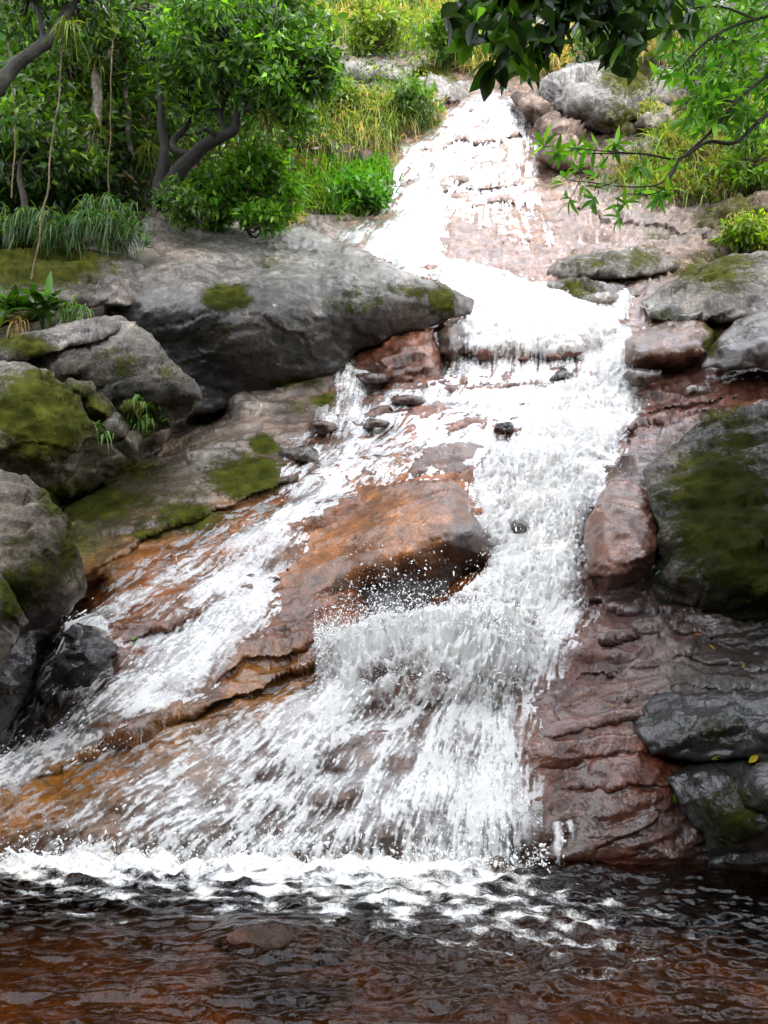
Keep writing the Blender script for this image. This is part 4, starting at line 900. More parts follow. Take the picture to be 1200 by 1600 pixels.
# ------------------------------------------------------------------ grass and undergrowth (uncountable cover)
def sample_poly(poly, n):
    p = np.array([q[:2] for q in poly], float); lo = p.min(0); hi = p.max(0); out = np.zeros((0, 2))
    while len(out) < n:
        c = rng.uniform(lo, hi, (n * 3, 2)); out = np.vstack([out, c[in_poly(c[:, 0], c[:, 1], poly)]])
    return out[:n]
def grass_patch(acc, poly, tufts, per, length, base, alt, p, droop=1.0, spread=.12):
    c = sample_poly(poly, tufts); P = bed_pt(c[:, 0], c[:, 1]); Nn = bed_nrm(c[:, 0], c[:, 1])
    k = np.repeat(np.arange(tufts), per); n = len(k)
    pos = P[k] + rng.normal(size=(n, 3)) * spread
    d = unit(Nn[k] * .7 + np.array([0, 0, .9]) + rng.normal(size=(n, 3)) * .55)
    L = length * (.6 + .8 * rng.random(n)) * (.7 + .6 * rng.random(tufts))[k]
    tt = rng.random(tufts) < p
    col = np.where(tt[k][:, None], jitter_col(alt, n, .25), jitter_col(base, n, .25))
    acc.add(*blades(pos, d, L, (.014 + .022 * rng.random(n)) * np.clip(P[k][:, 1] / 15, .6, 1.6), col, droop * (.4 + .9 * rng.random(n)), 4))
YG = (.20, .27, .05); STRAW = (.42, .31, .14); BG = (.10, .26, .025); OL = (.10, .14, .03)
G = Acc()
grass_patch(G, [(470, -30), (720, -30), (765, 60), (755, 125), (700, 105), (655, 82), (600, 68), (520, 68), (480, 45)], 900, 26, .85, YG, STRAW, .38)
grass_patch(G, [(480, 165), (560, 168), (650, 172), (690, 178), (640, 200), (600, 225), (590, 250), (500, 255), (460, 240), (480, 190)], 520, 30, .75, YG, STRAW, .36)
grass_patch(G, [(470, 270), (560, 268), (605, 265), (595, 315), (555, 335), (490, 342), (460, 320)], 420, 26, .38, BG, YG, .3, .7)
grass_patch(G, [(410, 320), (470, 315), (470, 352), (430, 360)], 60, 26, .4, YG, STRAW, .5, .9)
tag(link('hillside_grass', G.mesh('hillside_grass'), M_GRASS), kind='stuff')
G = Acc()
grass_patch(G, [(1060, 190), (1260, 170), (1260, 305), (1120, 312), (1080, 310), (1020, 325), (950, 290), (1000, 255)], 560, 24, .5, YG, (.22, .17, .07), .35, .8)
grass_patch(G, [(1125, 345), (1260, 335), (1260, 392), (1150, 388)], 130, 30, .35, (.13, .20, .02), STRAW, .35, 1.0)
grass_patch(G, [(870, 20), (1090, 20), (1120, 100), (1040, 105), (900, 85)], 260, 26, .8, OL, STRAW, .3)
grass_patch(G, [(1000, 170), (1080, 205), (1060, 215), (990, 180)], 60, 22, .4, YG, STRAW, .3)
grass_patch(G, [(825, 60), (890, 60), (880, 110), (840, 120)], 60, 26, .8, OL, STRAW, .6)
tag(link('bank_grass', G.mesh('bank_grass'), M_GRASS), kind='stuff')
U = Acc()
def cover(poly, n, hgt, size, width, base, alt, p, up=.6):
    c = sample_poly(poly, n); P = bed_pt(c[:, 0], c[:, 1]); Nn = bed_nrm(c[:, 0], c[:, 1])
    clump_leaves(U, P + Nn * (rng.random(n) * hgt)[:, None] + np.array([0, 0, 1]) * (rng.random(n) * hgt * .7)[:, None], .28 + .25 * rng.random(n), 16, size, width, base, alt, p, up=up)
cover([(-140, -60), (490, -60), (480, 200), (440, 300), (200, 300), (0, 300), (-140, 320)], 2300, 1.3, .17, .42, (.042, .095, .016), (.19, .32, .035), .2)
cover([(-140, 260), (240, 260), (225, 345), (100, 350), (-140, 380)], 500, .5, .14, .36, (.022, .042, .010), (.07, .12, .02), .14)
cover([(470, -30), (760, -30), (755, 120), (680, 110), (480, 60)], 150, .5, .14, .4, (.06, .13, .015), (.16, .22, .03), .3)
cover([(480, 130), (660, 130), (620, 220), (470, 240)], 90, .5, .12, .4, (.06, .14, .018), (.2, .25, .04), .3)
cover([(860, -30), (1260, -30), (1260, 190), (1100, 185), (1060, 110), (880, 60)], 420, 1.0, .2, .4, (.045, .10, .014), (.14, .2, .03), .3)
cover([(1080, 185), (1260, 175), (1260, 310), (1100, 300)], 110, .4, .12, .45, (.07, .15, .018), (.2, .24, .03), .4)
cover([(-140, 100), (480, 100), (470, 300), (-140, 320)], 260, 1.0, .15, .35, (.16, .10, .05), (.10, .07, .04), .4)
cover([(-140, -60), (480, -60), (440, 260), (-140, 300)], 160, 1.6, .34, .30, (.06, .14, .02), (.2, .3, .05), .3)
tag(link('undergrowth', U.mesh('undergrowth'), M_LEAF), kind='stuff')

# ------------------------------------------------------------------ trees
def tree(name, label, stems, clumps, leaf, base, alt, p, bark, loc, cat='tree', group=None, per=60, rough=.02, twigs=True, fine=False, width=.42, up=.7, mats=None):
    """stems: lists of (px,py,Y,radius); clumps: (centre xyz, radius)"""
    root = thing(name, label, cat, loc, group); loc = np.asarray(loc, float)
    a = Acc(); tips = []
    for s in stems:
        s = np.array(s, float); q = at(s[:, 0], s[:, 1], s[:, 2]); c = spline(np.column_stack([q, s[:, 3]]), 7)
        c[:, :3] += np.stack([noise(c[:, :3] * 2.2), noise(c[:, :3] * 2.2 + 9), noise(c[:, :3] * 2.2 + 19)], -1) * .07
        a.add(*tube(c[:, :3] - loc, np.maximum(c[:, 3], .004), 8, rough * .5), C=np.array(bark)); tips.append(c[:, :3])
    cen = np.array([c[0] for c in clumps], float)
    if twigs and len(cen):                                     # a limb from the nearest stem point to each clump
        allp = np.vstack(tips)
        for c in cen:
            b = allp[np.argmin(((allp - c) ** 2).sum(1) + 2.0 * np.clip(allp[:, 2] - c[2], 0, None) ** 2)]
            mid = (b + c) / 2 + rng.normal(size=3) * .12 + np.array([0, 0, -.08])
            q = spline(np.vstack([b, mid, c]), 4)
            a.add(*tube(q - loc, np.linspace(.028, .006, len(q)), 5), C=np.array(bark))
    link('trunk', a.mesh('trunk'), M_BARK, root)
    if len(cen):
        L = Acc(); clump_leaves(L, cen - loc, np.array([c[1] for c in clumps]), per, leaf, width, base, alt, p, fine, up)
        link('crown', L.mesh('crown'), M_LEAF, root)
    return root
def blob(cpx, cpy, Y, rx, ry, ry_depth, n, rmin, rmax, hollow=.3):
    """clump centres spread through an ellipsoid"""
    v = rand_dirs(n) * (hollow + (1 - hollow) * rng.random((n, 1)) ** .5)
    c = at(np.full(n, float(cpx)), np.full(n, float(cpy)), np.full(n, float(Y))); k = Y / FPX
    return [(c[i] + np.array([v[i, 0] * rx * k, v[i, 1] * ry_depth, v[i, 2] * ry * k]), rmin + (rmax - rmin) * rng.random()) for i in range(n)]
tb = at(255, 318, 11.0)
tree('leaning_tree', 'dark twisted tree with two leaning stems and glossy crown beside the grey boulder',
     [[(255, 322, 11.0, .16), (250, 285, 11.0, .11), (256, 235, 11.0, .075), (254, 180, 11.1, .065), (248, 120, 11.1, .05), (238, 50, 11.2, .03)],
      [(256, 318, 10.95, .17), (268, 290, 10.9, .13), (300, 245, 10.7, .10), (335, 215, 10.5, .085), (366, 203, 10.4, .07), (372, 178, 10.35, .06), (392, 130, 10.3, .045), (420, 70, 10.2, .03)],
      [(300, 246, 10.7, .06), (272, 228, 10.8, .055), (290, 190, 10.9, .045), (318, 140, 10.9, .04), (330, 80, 11.0, .025)],
      [(345, 212, 10.5, .05), (318, 202, 10.3, .035), (300, 210, 10.2, .02)], [(352, 206, 10.45, .05), (345, 170, 10.4, .042), (360, 120, 10.4, .03), (352, 60, 10.5, .02)],
      [(374, 178, 10.35, .04), (420, 160, 10.1, .03), (470, 130, 10.0, .015)]],
     blob(370, 92, 10.3, 135, 98, 1.2, 80, .16, .42) + blob(450, 120, 10.0, 70, 65, .7, 34, .14, .34) + blob(290, 60, 11, 110, 90, 1.2, 46, .2, .42) + blob(500, 110, 10, 30, 40, .3, 8, .1, .2),
     .125, (.05, .115, .024), (.17, .33, .035), .3, (.018, .014, .011), tb, per=75)
bb = at(385, 350, 11.5)
tree('bush', 'bright green leafy bush under the leaning tree', [[(330, 352, 11.6, .03), (325, 310, 11.7, .02), (330, 270, 11.7, .01)], [(385, 355, 11.4, .03), (400, 300, 11.5, .02), (430, 250, 11.6, .01)]],
     blob(408, 285, 11.6, 60, 55, .6, 62, .14, .34) + blob(330, 310, 11.7, 60, 40, .5, 34, .14, .30) + blob(415, 335, 11.2, 40, 16, .3, 12, .12, .2), .13, (.08, .21, .018), (.19, .33, .035), .35, (.05, .04, .03), bb, cat='bush', per=62)
tree('shrub', 'small dark shrub with low leaves between the bush and grey boulder', [[(300, 342, 10.8, .02), (296, 310, 10.8, .01)]], blob(285, 318, 10.7, 34, 26, .4, 18, .14, .25), .10, (.05, .12, .015), (.12, .2, .02), .25, (.05, .04, .03), at(300, 345, 10.8), cat='bush', per=50)
tree('slim_tree', 'pale slim tree trunk with bromeliads rising left of the leaning tree', [[(142, 262, 11.5, .13), (147, 200, 11.5, .10), (150, 130, 11.5, .085), (160, 60, 11.5, .07), (166, -30, 11.6, .05)], [(152, 110, 11.5, .04), (175, 70, 11.4, .035), (200, 10, 11.3, .02)]],
     blob(180, -20, 11.5, 120, 60, 1.5, 40, .3, .5), .16, (.065, .145, .025), (.18, .3, .04), .25, (.28, .24, .19), at(142, 265, 11.5), group='forest trees on the left bank', per=60)
tree('thin_tree', 'thin grey tree trunk at the far left behind the leaning branch', [[(-10, 230, 12.0, .09), (2, 130, 12.1, .075), (14, 30, 12.2, .06), (20, -40, 12.2, .05)]], blob(20, 10, 12.0, 90, 60, 1.4, 30, .3, .5), .16, (.06, .13, .025), (.15, .26, .04), .25, (.22, .20, .17), at(-10, 235, 12.0), group='forest trees on the left bank', per=60)
tree('sapling', 'thin brown sapling between the slim tree and the leaning tree', [[(108, 270, 11.7, .06), (106, 190, 11.7, .05), (112, 90, 11.8, .04), (105, 0, 11.8, .03)], [(205, 240, 11.9, .05), (196, 150, 11.9, .04), (190, 60, 11.9, .03)]], blob(120, 100, 11.8, 100, 80, 1.2, 34, .25, .42), .15, (.055, .12, .02), (.15, .26, .03), .25, (.11, .09, .07), at(108, 272, 11.7), group='forest trees on the left bank', per=60)
tree('back_tree', 'dense light green tree rising behind the leaning tree', [[(320, 210, 14.5, .1), (330, 120, 14.5, .08), (340, 20, 14.5, .06)]], blob(400, 20, 14, 120, 70, 1.6, 70, .3, .5), .17, (.06, .14, .02), (.15, .24, .03), .3, (.08, .07, .05), at(320, 215, 14.5), group='forest trees on the left bank', per=60)
tree('understory_tree', 'low dark leafy tree at the left edge under the leaning branch', [[(40, 330, 10.6, .05), (35, 270, 10.6, .04), (50, 210, 10.6, .03)]], blob(60, 220, 10.8, 100, 70, 1.0, 50, .22, .4), .15, (.045, .10, .018), (.14, .24, .03), .22, (.06, .05, .04), at(40, 335, 10.6), group='forest trees on the left bank', per=50)
lt = at(-60, 190, 8.6)
tr_ = tree('leaning_branch', 'thick dark mossy branch leaning across the top left corner', [[(-60, 190, 8.6, .10), (0, 138, 8.7, .085), (35, 95, 8.8, .075), (75, 55, 8.9, .072), (108, 18, 9.0, .07), (125, -40, 9.1, .06)], [(70, 60, 8.9, .04), (60, 20, 8.9, .03), (50, -20, 8.9, .02)]],
     blob(60, -20, 9.0, 110, 30, .8, 22, .22, .4), .14, (.03, .07, .015), (.1, .17, .02), .2, (.014, .012, .009), lt, cat='branch', per=50)
# bromeliads and hanging vines
def rosette(name, label, px, py, Y, n, length, base, alt, cat, group=None, droop=.8, width=.03, upw=.6):
    c = at(px, py, Y); d = unit(rng.normal(size=(n, 3)) * np.array([1, 1, .5]) + np.array([0, -.1, upw]))
    a = Acc(); a.add(*blades(rng.normal(size=(n, 3)) * length * .04, d, length * (.6 + .6 * rng.random(n)), width, jitter_col(base, n, .2, alt, .25), droop * (.5 + rng.random(n)), 6))
    return tag(link(name, a.mesh(name), M_GRASS, loc=c), label, cat, group)
for px, py, Y, ln, lab in [(106, 42, 8.8, .36, 'large shaggy bromeliad hanging under the leaning branch'), (150, 98, 11.35, .34, 'yellow green bromeliad halfway up the slim tree'), (128, 142, 11.35, .25, 'small bright bromeliad below the first on the slim tree'), (152, 205, 11.35, .42, 'dark spiky bromeliad low on the slim tree'), (415, 185, 10.0, .3, 'spiky epiphyte hanging below the crown of the leaning tree'), (232, 232, 11.6, .35, 'pale spiky bromeliad on the ground left of the leaning tree')]:
    rosette('bromeliad', lab, px, py, Y, 60, ln, (.10, .15, .02), (.22, .2, .05), 'plant', 'bromeliads in the forest', .9, .028)
for pts, lab in [([(48, 436, 8.9), (62, 370, 8.9), (76, 270, 9.0), (88, 180, 9.0), (95, 80, 9.0), (98, -30, 9.0)], 'long pale vine hanging in front of the left forest'), ([(168, 330, 10.6), (172, 200, 10.7), (176, 60, 10.8), (176, -30, 10.8)], 'thin dark vine hanging beside the slim tree'), ([(20, 310, 9.8), (24, 200, 9.8), (14, 60, 9.9), (18, -30, 9.9)], 'brown vine hanging at the far left')]:
    s = np.array(pts, float); q = spline(at(s[:, 0], s[:, 1], s[:, 2]), 8); q += np.stack([noise(q * 2.5), noise(q * 2.5 + 5), q[:, 0] * 0], -1) * .03
    a = Acc(); a.add(*tube(q - q[0], np.full(len(q), .011), 6), C=np.array([.16, .115, .06])); tag(link('vine', a.mesh('vine'), M_BARK, loc=q[0]), lab, 'vine', 'hanging vines on the left')

# ferns: fronds with leaflets
def fern(label, px, py, Y, nf, length, base, alt, droop=.9, group='ferns on the left bank', name='fern'):
    c = at(px, py, Y); a = Acc(); n = nf * 7
    k = np.repeat(np.arange(nf), 7); hub = rng.normal(size=(nf, 3)) * length * np.array([.30, .25, .22]); hd = unit(rng.normal(size=(nf, 3)) * np.array([.8, .5, .3]) + np.array([0, -.45, .45]))
    a.add(*blades(hub[k] + rng.normal(size=(n, 3)) * .012, hd[k] + rng.normal(size=(n, 3)) * .28, length * (.35 + .6 * rng.random(n)), .018 * (.6 + .8 * rng.random(n)), jitter_col(base, n, .25, alt, .25), droop * (.6 + .8 * rng.random(n)), 6))
    return tag(link(name, a.mesh(name), M_GRASS, loc=c), label, 'fern', group)
FG = (.055, .125, .04)
for px, py, Y, ln, lab in [(20, 352, 9.7, .42, 'drooping fern at the far left of the fern row'), (60, 345, 9.7, .45, 'drooping fern second from left in the fern row'), (95, 358, 9.6, .40, 'drooping fern left of the middle of the fern row'), (130, 348, 9.7, .42, 'drooping fern in the middle of the row on the mossy ledge'),
                           (160, 345, 9.8, .42, 'drooping fern right of the middle of the fern row'), (185, 358, 9.8, .42, 'large pale drooping fern near the grey boulder'), (212, 365, 9.9, .38, 'pale drooping fern at the right end of the fern row'), (150, 325, 10.2, .4, 'upright fern behind the middle of the fern row'), (190, 335, 10.2, .36, 'small fern behind the right end of the fern row')]:
    fern(lab, px, py, Y, 26, ln, FG, (.13, .19, .06), 1.0)
for px, py, Y, ln, lab in [(112, 490, 8.5, .30, 'bright fern on the ledge above the split slab'), (212, 640, 7.5, .24, 'pale fern hanging in the dark gap beside the split slab'), (222, 660, 7.6, .22, 'small fern low in the dark gap'), (148, 675, 7.1, .20, 'little fern on the mossy stone pile')]:
    fern(lab, px, py, Y, 16, ln, (.08, .17, .03), (.15, .2, .06), .9, 'small ferns in the rock gaps')
# broad leaved plants on the ledge at left
for px, py, Y, lab in [(20, 478, 8.3, 'broad leaved plant at the left edge above the split slab'), (66, 478, 8.4, 'glossy broad leaved plant right of the first on the mossy ledge')]:
    n = 34; a = Acc(); d = unit(rng.normal(size=(n, 3)) * np.array([1, .8, .4]) + np.array([0, -.2, .5]))
    a.add(*leaves(rng.normal(size=(n, 3)) * .06, d, unit(np.array([0, 0, 1]) + rng.normal(size=(n, 3)) * .3), .20 + .14 * rng.random(n), .26, jitter_col((.05, .13, .015), n, .3, (.02, .05, .01), .3), True, .35))
    tag(link('ledge_plant', a.mesh('ledge_plant'), M_LEAF, loc=at(px, py, Y)), lab, 'plant', 'plants on the mossy ledge')
n = 50; a = Acc(); a.add(*blades(rng.normal(size=(n, 3)) * .04, rand_dirs(n, .2), .26 * (.6 + .6 * rng.random(n)), .02, jitter_col((.16, .10, .045), n, .25), 1.3, 5))
tag(link('dry_leaf_clump', a.mesh('dry_leaf_clump'), M_GRASS, loc=at(26, 505, 8.2)), 'brown withered leaf clump below the ledge plants', 'dead leaves')
# shrubs on the sunny hillside and right bank
for px, py, Y, rx, ry, lab, colr in [(650, 165, 18.8, 34, 34, 'grey green shrub left of the fall lip', (.07, .13, .03)), (560, 300, 14.8, 40, 26, 'bright low shrub at the foot of the grassy slope', (.065, .18, .018)), (590, 60, 24.5, 50, 30, 'yellow green shrub high on the hillside', (.13, .19, .03)),
        (700, 70, 24.5, 45, 40, 'green shrub on the hillside beside the dark hanging leaves', (.08, .15, .025)), (930, 80, 24.0, 60, 40, 'grey green shrub behind the pale boulder', (.07, .12, .03)), (1120, 90, 19, 80, 60, 'leafy shrub on the right bank behind the overhanging branch', (.06, .13, .02)),
        (1180, 250, 15, 50, 50, 'light green shrub at the right frame edge above the layered rock', (.09, .17, .02)), (1160, 368, 12.3, 34, 20, 'yellow green tuft shrub on the boulder at the right edge', (.13, .20, .02)), (520, 165, 18, 40, 30, 'yellow flowered shrub on the grassy slope', (.12, .17, .03)), (800, 85, 23, 40, 30, 'dry shrub above the lip of the fall', (.12, .12, .04))]:
    Y = float(bed_Y(px, py + ry)) - .25; k = Y / FPX; nb_ = 22
    tree('hill_shrub', lab, [[(px, py + ry, Y, .03), (px + 3, py, Y, .015)]], blob(px, py, Y, rx, ry, rx * k, nb_, .22 * Y / 17, .42 * Y / 17), .011 * Y, colr, tuple(np.array(colr) * 1.8), .25, (.08, .06, .04), at(px, py + ry, Y), cat='bush', group='shrubs on the sunny slopes', per=46)

# ------------------------------------------------------------------ overhanging trees on the right: trunks outside the frame, branches hang into view, crowns shade the lower stream
def whorl(acc, tip, axis, n, length, width, base, alt, p, droop=.25):
    ax = unit(axis); a0 = unit(np.cross(ax, [.2, .3, 1])); b0 = np.cross(ax, a0); ph = np.linspace(0, 2 * math.pi, n, endpoint=False) + rng.random() * 6
    d = (a0[None] * np.cos(ph)[:, None] + b0[None] * np.sin(ph)[:, None]) + ax * (.45 + .4 * rng.random((n, 1))) + np.array([0, 0, -.2])
    acc.add(*leaves(tip + rng.normal(size=(n, 3)) * .008, d, unit(ax + np.array([0, 0, .8]) + rng.normal(size=(n, 3)) * .25), length * (.7 + .5 * rng.random(n)), width, jitter_col(base, n, .25, alt, p), True, droop))
def canopy(acc, centres, rad, per, size, base, alt):
    clump_leaves(acc, centres, rad, per, size, .45, base, alt, .2, up=1.0)
# shade crown: clumps up along the sun direction from the places that lie in shade
sh = []
for px in range(-120, 1330, 70):
    for py in range(330, 1560, 62):
        if py < 1352: p = bed_pt(px, py)
        else: p = at(px, py, 1.5 / max(1e-3, math.tan(math.atan((py - 800) / FPX) - PITCH)))
        hpx = (345 if px < 540 else 445 if px < 1000 else 430) + 18 * math.sin(px / 60)
        if py < hpx: continue
        t = 10.0 + rng.normal() * .7
        c_ = p + SUN_DIR * t + rng.normal(size=3) * .18; v_ = c_ - CAM; f_ = v_[1] * CP + v_[2] * SP
        if f_ > 0:      # keep the crown out of what the photograph shows
            x_ = 600 + FPX * v_[0] / f_; y_ = 800 - FPX * (v_[2] * CP - v_[1] * SP) / f_; m_ = 1.1 * FPX / f_
            if -m_ < x_ < 1200 + m_ and y_ > -m_: continue
        sh.append(c_)
sh = np.array(sh)
half = sh[:, 1] < np.median(sh[:, 1])
base_t = np.array([5.2, 1.0, .4])
root = thing('overhanging_tree', 'tree leaning over the pool from the right with dark broad leaves hanging at the top', 'tree', base_t)
a = Acc(); q = spline(np.array([[5.2, 1.0, .2, .22], [5.0, 1.2, 2.5, .19], [4.8, 1.6, 5.0, .17], [4.6, 2.2, 7.8, .13], [4.4, 2.8, 10.0, .08]]), 8); a.add(*tube(q[:, :3] - base_t, q[:, 3], 10, .02), C=np.array([.06, .05, .04]))
for e in [(2.6, 2.0, 9.4), (3.2, 3.4, 10.2), (6.0, 2.2, 9.4), (.6, 3.2, 4.6)]:
    q = spline(np.vstack([[4.75, 1.7, 5.6], (np.array([4.75, 1.7, 5.6]) + e) / 2 + [0, 0, .4], e]), 8); a.add(*tube(q - base_t, np.linspace(.07, .02, len(q)), 7), C=np.array([.06, .05, .04]))
link('trunk', a.mesh('trunk'), M_BARK, root)
L = Acc(); canopy(L, sh[half] - base_t, .66, 46, .29, (.035, .075, .014), (.08, .15, .02)); link('crown', L.mesh('crown'), M_LEAF, root)
# the near dark branch that enters from the top
bq = Acc(); lf = Acc()
start = np.array([.6, 3.2, 4.6])
TW = [(770, 95, 2.6), (730, 55, 2.6), (820, 100, 2.7), (860, 60, 2.7), (900, 30, 2.7), (700, 30, 2.6), (790, 40, 2.5), (840, 20, 2.6), (960, 70, 2.8), (1000, 45, 2.8), (1050, 40, 2.9), (930, 15, 2.8), (970, 30, 2.7), (1075, 20, 2.9), (880, 5, 2.7), (760, 15, 2.6), (1020, 10, 2.8), (800, 75, 2.55), (745, 30, 2.5), (985, 85, 2.75)]
for x, y, Y in TW:
    tip = at(x, y, Y); hub = at(880 + .25 * (x - 880), -90, 2.75); q = spline(np.vstack([hub, (hub + tip) / 2 + rng.normal(size=3) * .03, tip]), 5)
    bq.add(*tube(q - base_t, np.linspace(.010, .003, len(q)), 5), C=np.array([.05, .04, .03]))
    for m in range(3):
        c = q[int(len(q) * (.55 + .2 * m)) if m < 2 else -1]
        k = 6; d = rng.normal(size=(k, 3)) * np.array([.8, .8, .35]) + np.array([0, 0, -.75])
        lf.add(*leaves(c - base_t + rng.normal(size=(k, 3)) * .015, d, rand_dirs(k, .6), .085 + .05 * rng.random(k), .50, jitter_col((.022, .052, .012), k, .3, (.09, .2, .02), .2), True, .2))
q = spline(np.vstack([start, at(960, -160, 2.9), at(880, -90, 2.75)]), 8); bq.add(*tube(q - base_t, np.linspace(.02, .010, len(q)), 6), C=np.array([.05, .04, .03]))
br = link('branch', bq.mesh('branch'), M_BARK, root); br['label'] = 'near branch with dark broad leaves'
link('foliage', lf.mesh('foliage'), M_LEAF, br)

base_t = np.array([5.6, 4.2, 1.2])
root = thing('pointed_leaf_tree', 'tree at the right edge whose branch of pointed green leaves reaches over the fall', 'tree', base_t)
a = Acc(); q = spline(np.array([[5.6, 4.2, 1.0, .2], [5.7, 4.3, 4.5, .17], [6.1, 4.6, 8.5, .14], [6.4, 5.0, 11.5, .09]]), 8); a.add(*tube(q[:, :3] - base_t, q[:, 3], 10, .02), C=np.array([.07, .06, .05]))
link('trunk', a.mesh('trunk'), M_BARK, root)
L = Acc(); canopy(L, sh[~half] - base_t, .66, 46, .29, (.035, .075, .014), (.08, .15, .02)); link('crown', L.mesh('crown'), M_LEAF, root)
BR = [[(1290, 120, 4.2, .02), (1200, 178, 4.1, .014), (1150, 222, 4.0, .011), (1105, 222, 4.0, .010), (1060, 248, 4.0, .008), (1000, 240, 3.9, .005), (905, 240, 3.9, .003)],
      [(1290, 60, 4.2, .016), (1200, 118, 4.1, .012), (1150, 160, 4.0, .010), (1112, 205, 4.0, .009), (1062, 250, 4.0, .007), (1035, 285, 3.9, .005), (985, 292, 3.9, .004), (905, 283, 3.9, .003)],
      [(1062, 250, 4.0, .006), (1030, 300, 3.95, .004), (970, 305, 3.9, .003), (968, 335, 3.9, .002)],
      [(1290, 10, 4.2, .016), (1180, 30, 4.1, .010), (1110, 60, 4.0, .008), (1060, 110, 4.0, .005)], [(1180, 30, 4.1, .008), (1120, 10, 4.1, .006), (1040, 20, 4.0, .004)], [(1150, 160, 4.0, .007), (1090, 150, 4.0, .005), (1050, 180, 4.0, .003)],
      [(1000, 240, 3.9, .004), (930, 235, 3.85, .003), (860, 228, 3.85, .002)]]
bq = Acc(); lf = Acc()
for s in BR:
    s = np.array(s, float); c = spline(np.column_stack([at(s[:, 0], s[:, 1], s[:, 2]), s[:, 3]]), 6)
    bq.add(*tube(c[:, :3] - base_t, np.maximum(c[:, 3], .002), 6), C=np.array([.05, .04, .028]))
W_ = [(850, 228, 3.85), (872, 240, 3.85), (900, 232, 3.9), (930, 230, 3.85), (960, 225, 3.9), (905, 262, 3.9), (935, 262, 3.9), (880, 282, 3.9), (910, 290, 3.9), (945, 290, 3.9), (968, 338, 3.9), (975, 318, 3.9), (930, 310, 3.9), (890, 312, 3.9), (1000, 300, 3.95), (1030, 305, 3.95), (1000, 262, 3.9), (1045, 300, 3.95), (1050, 262, 4.0)]
for k in range(95):
    x = 1030 + 200 * rng.random(); y = -20 + 215 * rng.random() ** .9
    if x < 1075 and 120 < y: continue
    W_.append((x, y, 3.9 + .5 * rng.random()))
for k in range(26): W_.append((1070 + 150 * rng.random(), 140 + 70 * rng.random(), 3.9 + .3 * rng.random()))
allb = np.vstack(bq.V) + base_t
for x, y, Y in W_:
    tip = at(x, y, Y); b = allb[np.argmin(((allb - tip) ** 2).sum(1))]
    q = spline(np.vstack([b, (b + tip) / 2 + rng.normal(size=3) * .015, tip]), 4); bq.add(*tube(q - base_t, np.linspace(.003, .0018, len(q)), 4), C=np.array([.06, .06, .03]))
    whorl(lf, tip - base_t, tip - b + rng.normal(size=3) * .05 + np.array([0, 0, .04]), rng.integers(6, 10), .098, .27, (.085, .23, .025), (.2, .40, .04), .35)
br = link('branch', bq.mesh('branch'), M_BARK, root); br['label'] = 'long branch with whorls of pointed leaves'
link('foliage', lf.mesh('foliage'), M_LEAF, br)

# ------------------------------------------------------------------ the wooded bank behind and beside the viewer (closes the gully; seen in reflections and by its shade)
xg = np.linspace(-16, 16, 40); yg = np.linspace(-16, -3.2, 24); XG, YG_ = np.meshgrid(xg, yg)
ZG = -.5 + .55 * (-3.2 - YG_) + .5 * fbm(np.stack([XG * .4, YG_ * .4, XG * 0], -1), 3)
tag(link('ground', mesh_from('ground', np.stack([XG, YG_, ZG], -1).reshape(-1, 3), grid_faces(*XG.shape)[:, ::-1], True,
         {'col': np.broadcast_to(np.array([.06, .045, .03]), (XG.size, 3)), 'moss': np.full(XG.size, .4), 'wet': np.zeros(XG.size)}), M_ROCK), kind='structure')
fc = []
for k in range(850):
    an = R(-215) + R(250) * rng.random(); rr = 9.5 + 2.5 * rng.random(); z = -0.3 + 6.0 * rng.random()
    c_ = np.array([rr * math.cos(an), 4.0 + rr * 1.05 * math.sin(an), z])
    if abs(c_[0]) < .62 * max(c_[1], 0) + 2.2 and c_[1] > 0: continue
    fc.append(c_)
L = Acc(); clump_leaves(L, np.array(fc), .95, 26, .5, .5, (.032, .065, .014), (.07, .13, .02), .2)
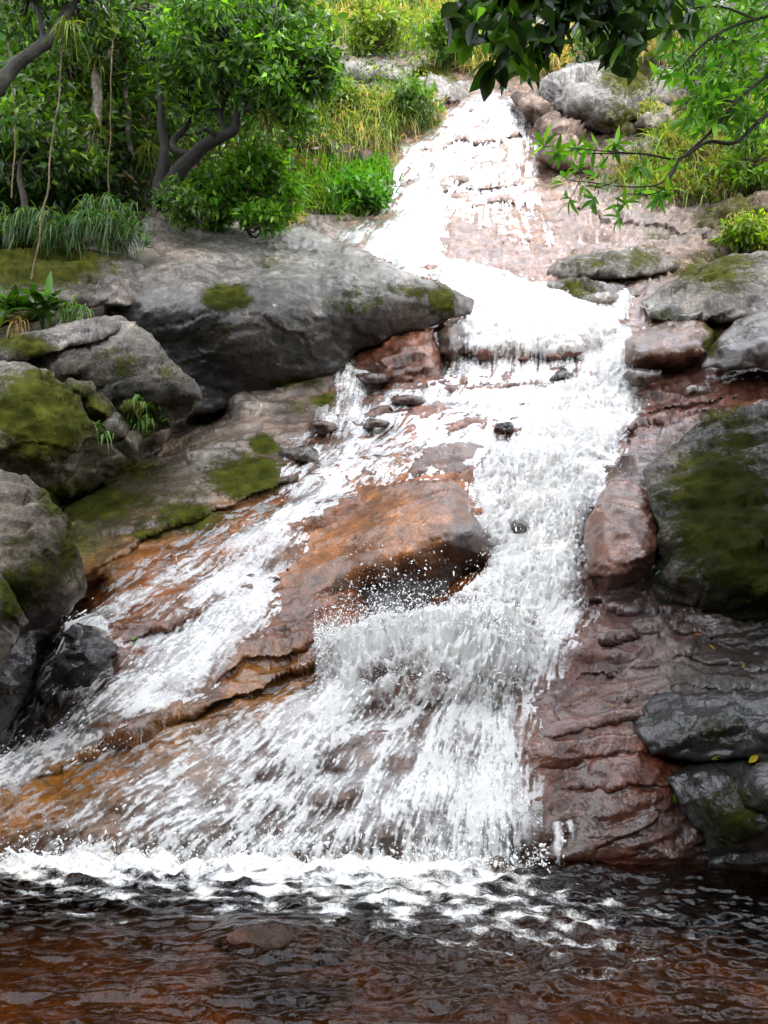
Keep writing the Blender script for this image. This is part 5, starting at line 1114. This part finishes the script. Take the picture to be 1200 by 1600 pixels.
tag(link('forest', L.mesh('forest'), M_LEAF), kind='stuff')

# ------------------------------------------------------------------ fallen leaves on the wet rock
for px, py, colr, s, lab in [(1085, 993, (.35, .13, .06), .07, 'orange fallen leaf on the wet folds below the big dark slab'), (1107, 1008, (.42, .26, .04), .05, 'small ochre fallen leaf just right of the orange leaf'), (1160, 1046, (.35, .42, .05), .045, 'yellow green fallen leaf near the right edge'), (728, 1105, (.45, .35, .05), .04, ''),
        (963, 1105, (.5, .36, .05), .045, 'yellow fallen leaf on the reddish folds of rock'), (1185, 1180, (.55, .42, .03), .06, 'bright yellow fallen leaf on the black slab edge'), (1110, 1185, (.40, .45, .08), .06, 'lime fallen leaf above the pool edge boulder'), (1055, 1255, (.12, .28, .03), .05, 'green fallen leaf stuck on the red bulge'), (1024, 900, (.25, .38, .20), .06, 'pale green fallen leaf on the undercut block corner'),
        (373, 820, (.62, .60, .42), .05, 'cream fallen leaf on the orange strip below the moss'), (1178, 998, (.35, .25, .06), .05, 'brown yellow fallen leaf at the right frame edge'), (210, 995, (.20, .36, .08), .05, 'green fallen leaf on the left flow')]:
    if not lab: continue
    dg = bpy.context.evaluated_depsgraph_get(); tgt = at(px, py, 6.0); o_ = Vector(CAM); d_ = (Vector(tgt) - o_).normalized()
    st = o_ + d_ * 4.2; p = None; nn_ = Vector((0, -.5, .8))
    for _ in range(6):
        hit, hp, hn, fi, ob, mw = SC.ray_cast(dg, st, d_)
        if not hit: break
        if ob.name.split('.')[0] in ('boulder', 'stone', 'bedrock'): p = hp; nn_ = hn; break
        st = hp + d_ * .01
    if p is None: continue
    if nn_.dot(d_) > 0: nn_ = -nn_
    a = Acc(); nrm = np.array(nn_)[None]; dv = np.cross(nrm, rng.normal(size=(1, 3)))
    a.add(*leaves(np.zeros((1, 3)), dv, nrm, s * 1.3, .5, np.array(colr)[None], True, -.15, .1))
    tag(link('fallen_leaf', a.mesh('fallen_leaf'), M_LEAF, loc=np.array(p) + np.array(nn_) * .008), lab, 'leaf', 'fallen leaves on the wet rock')
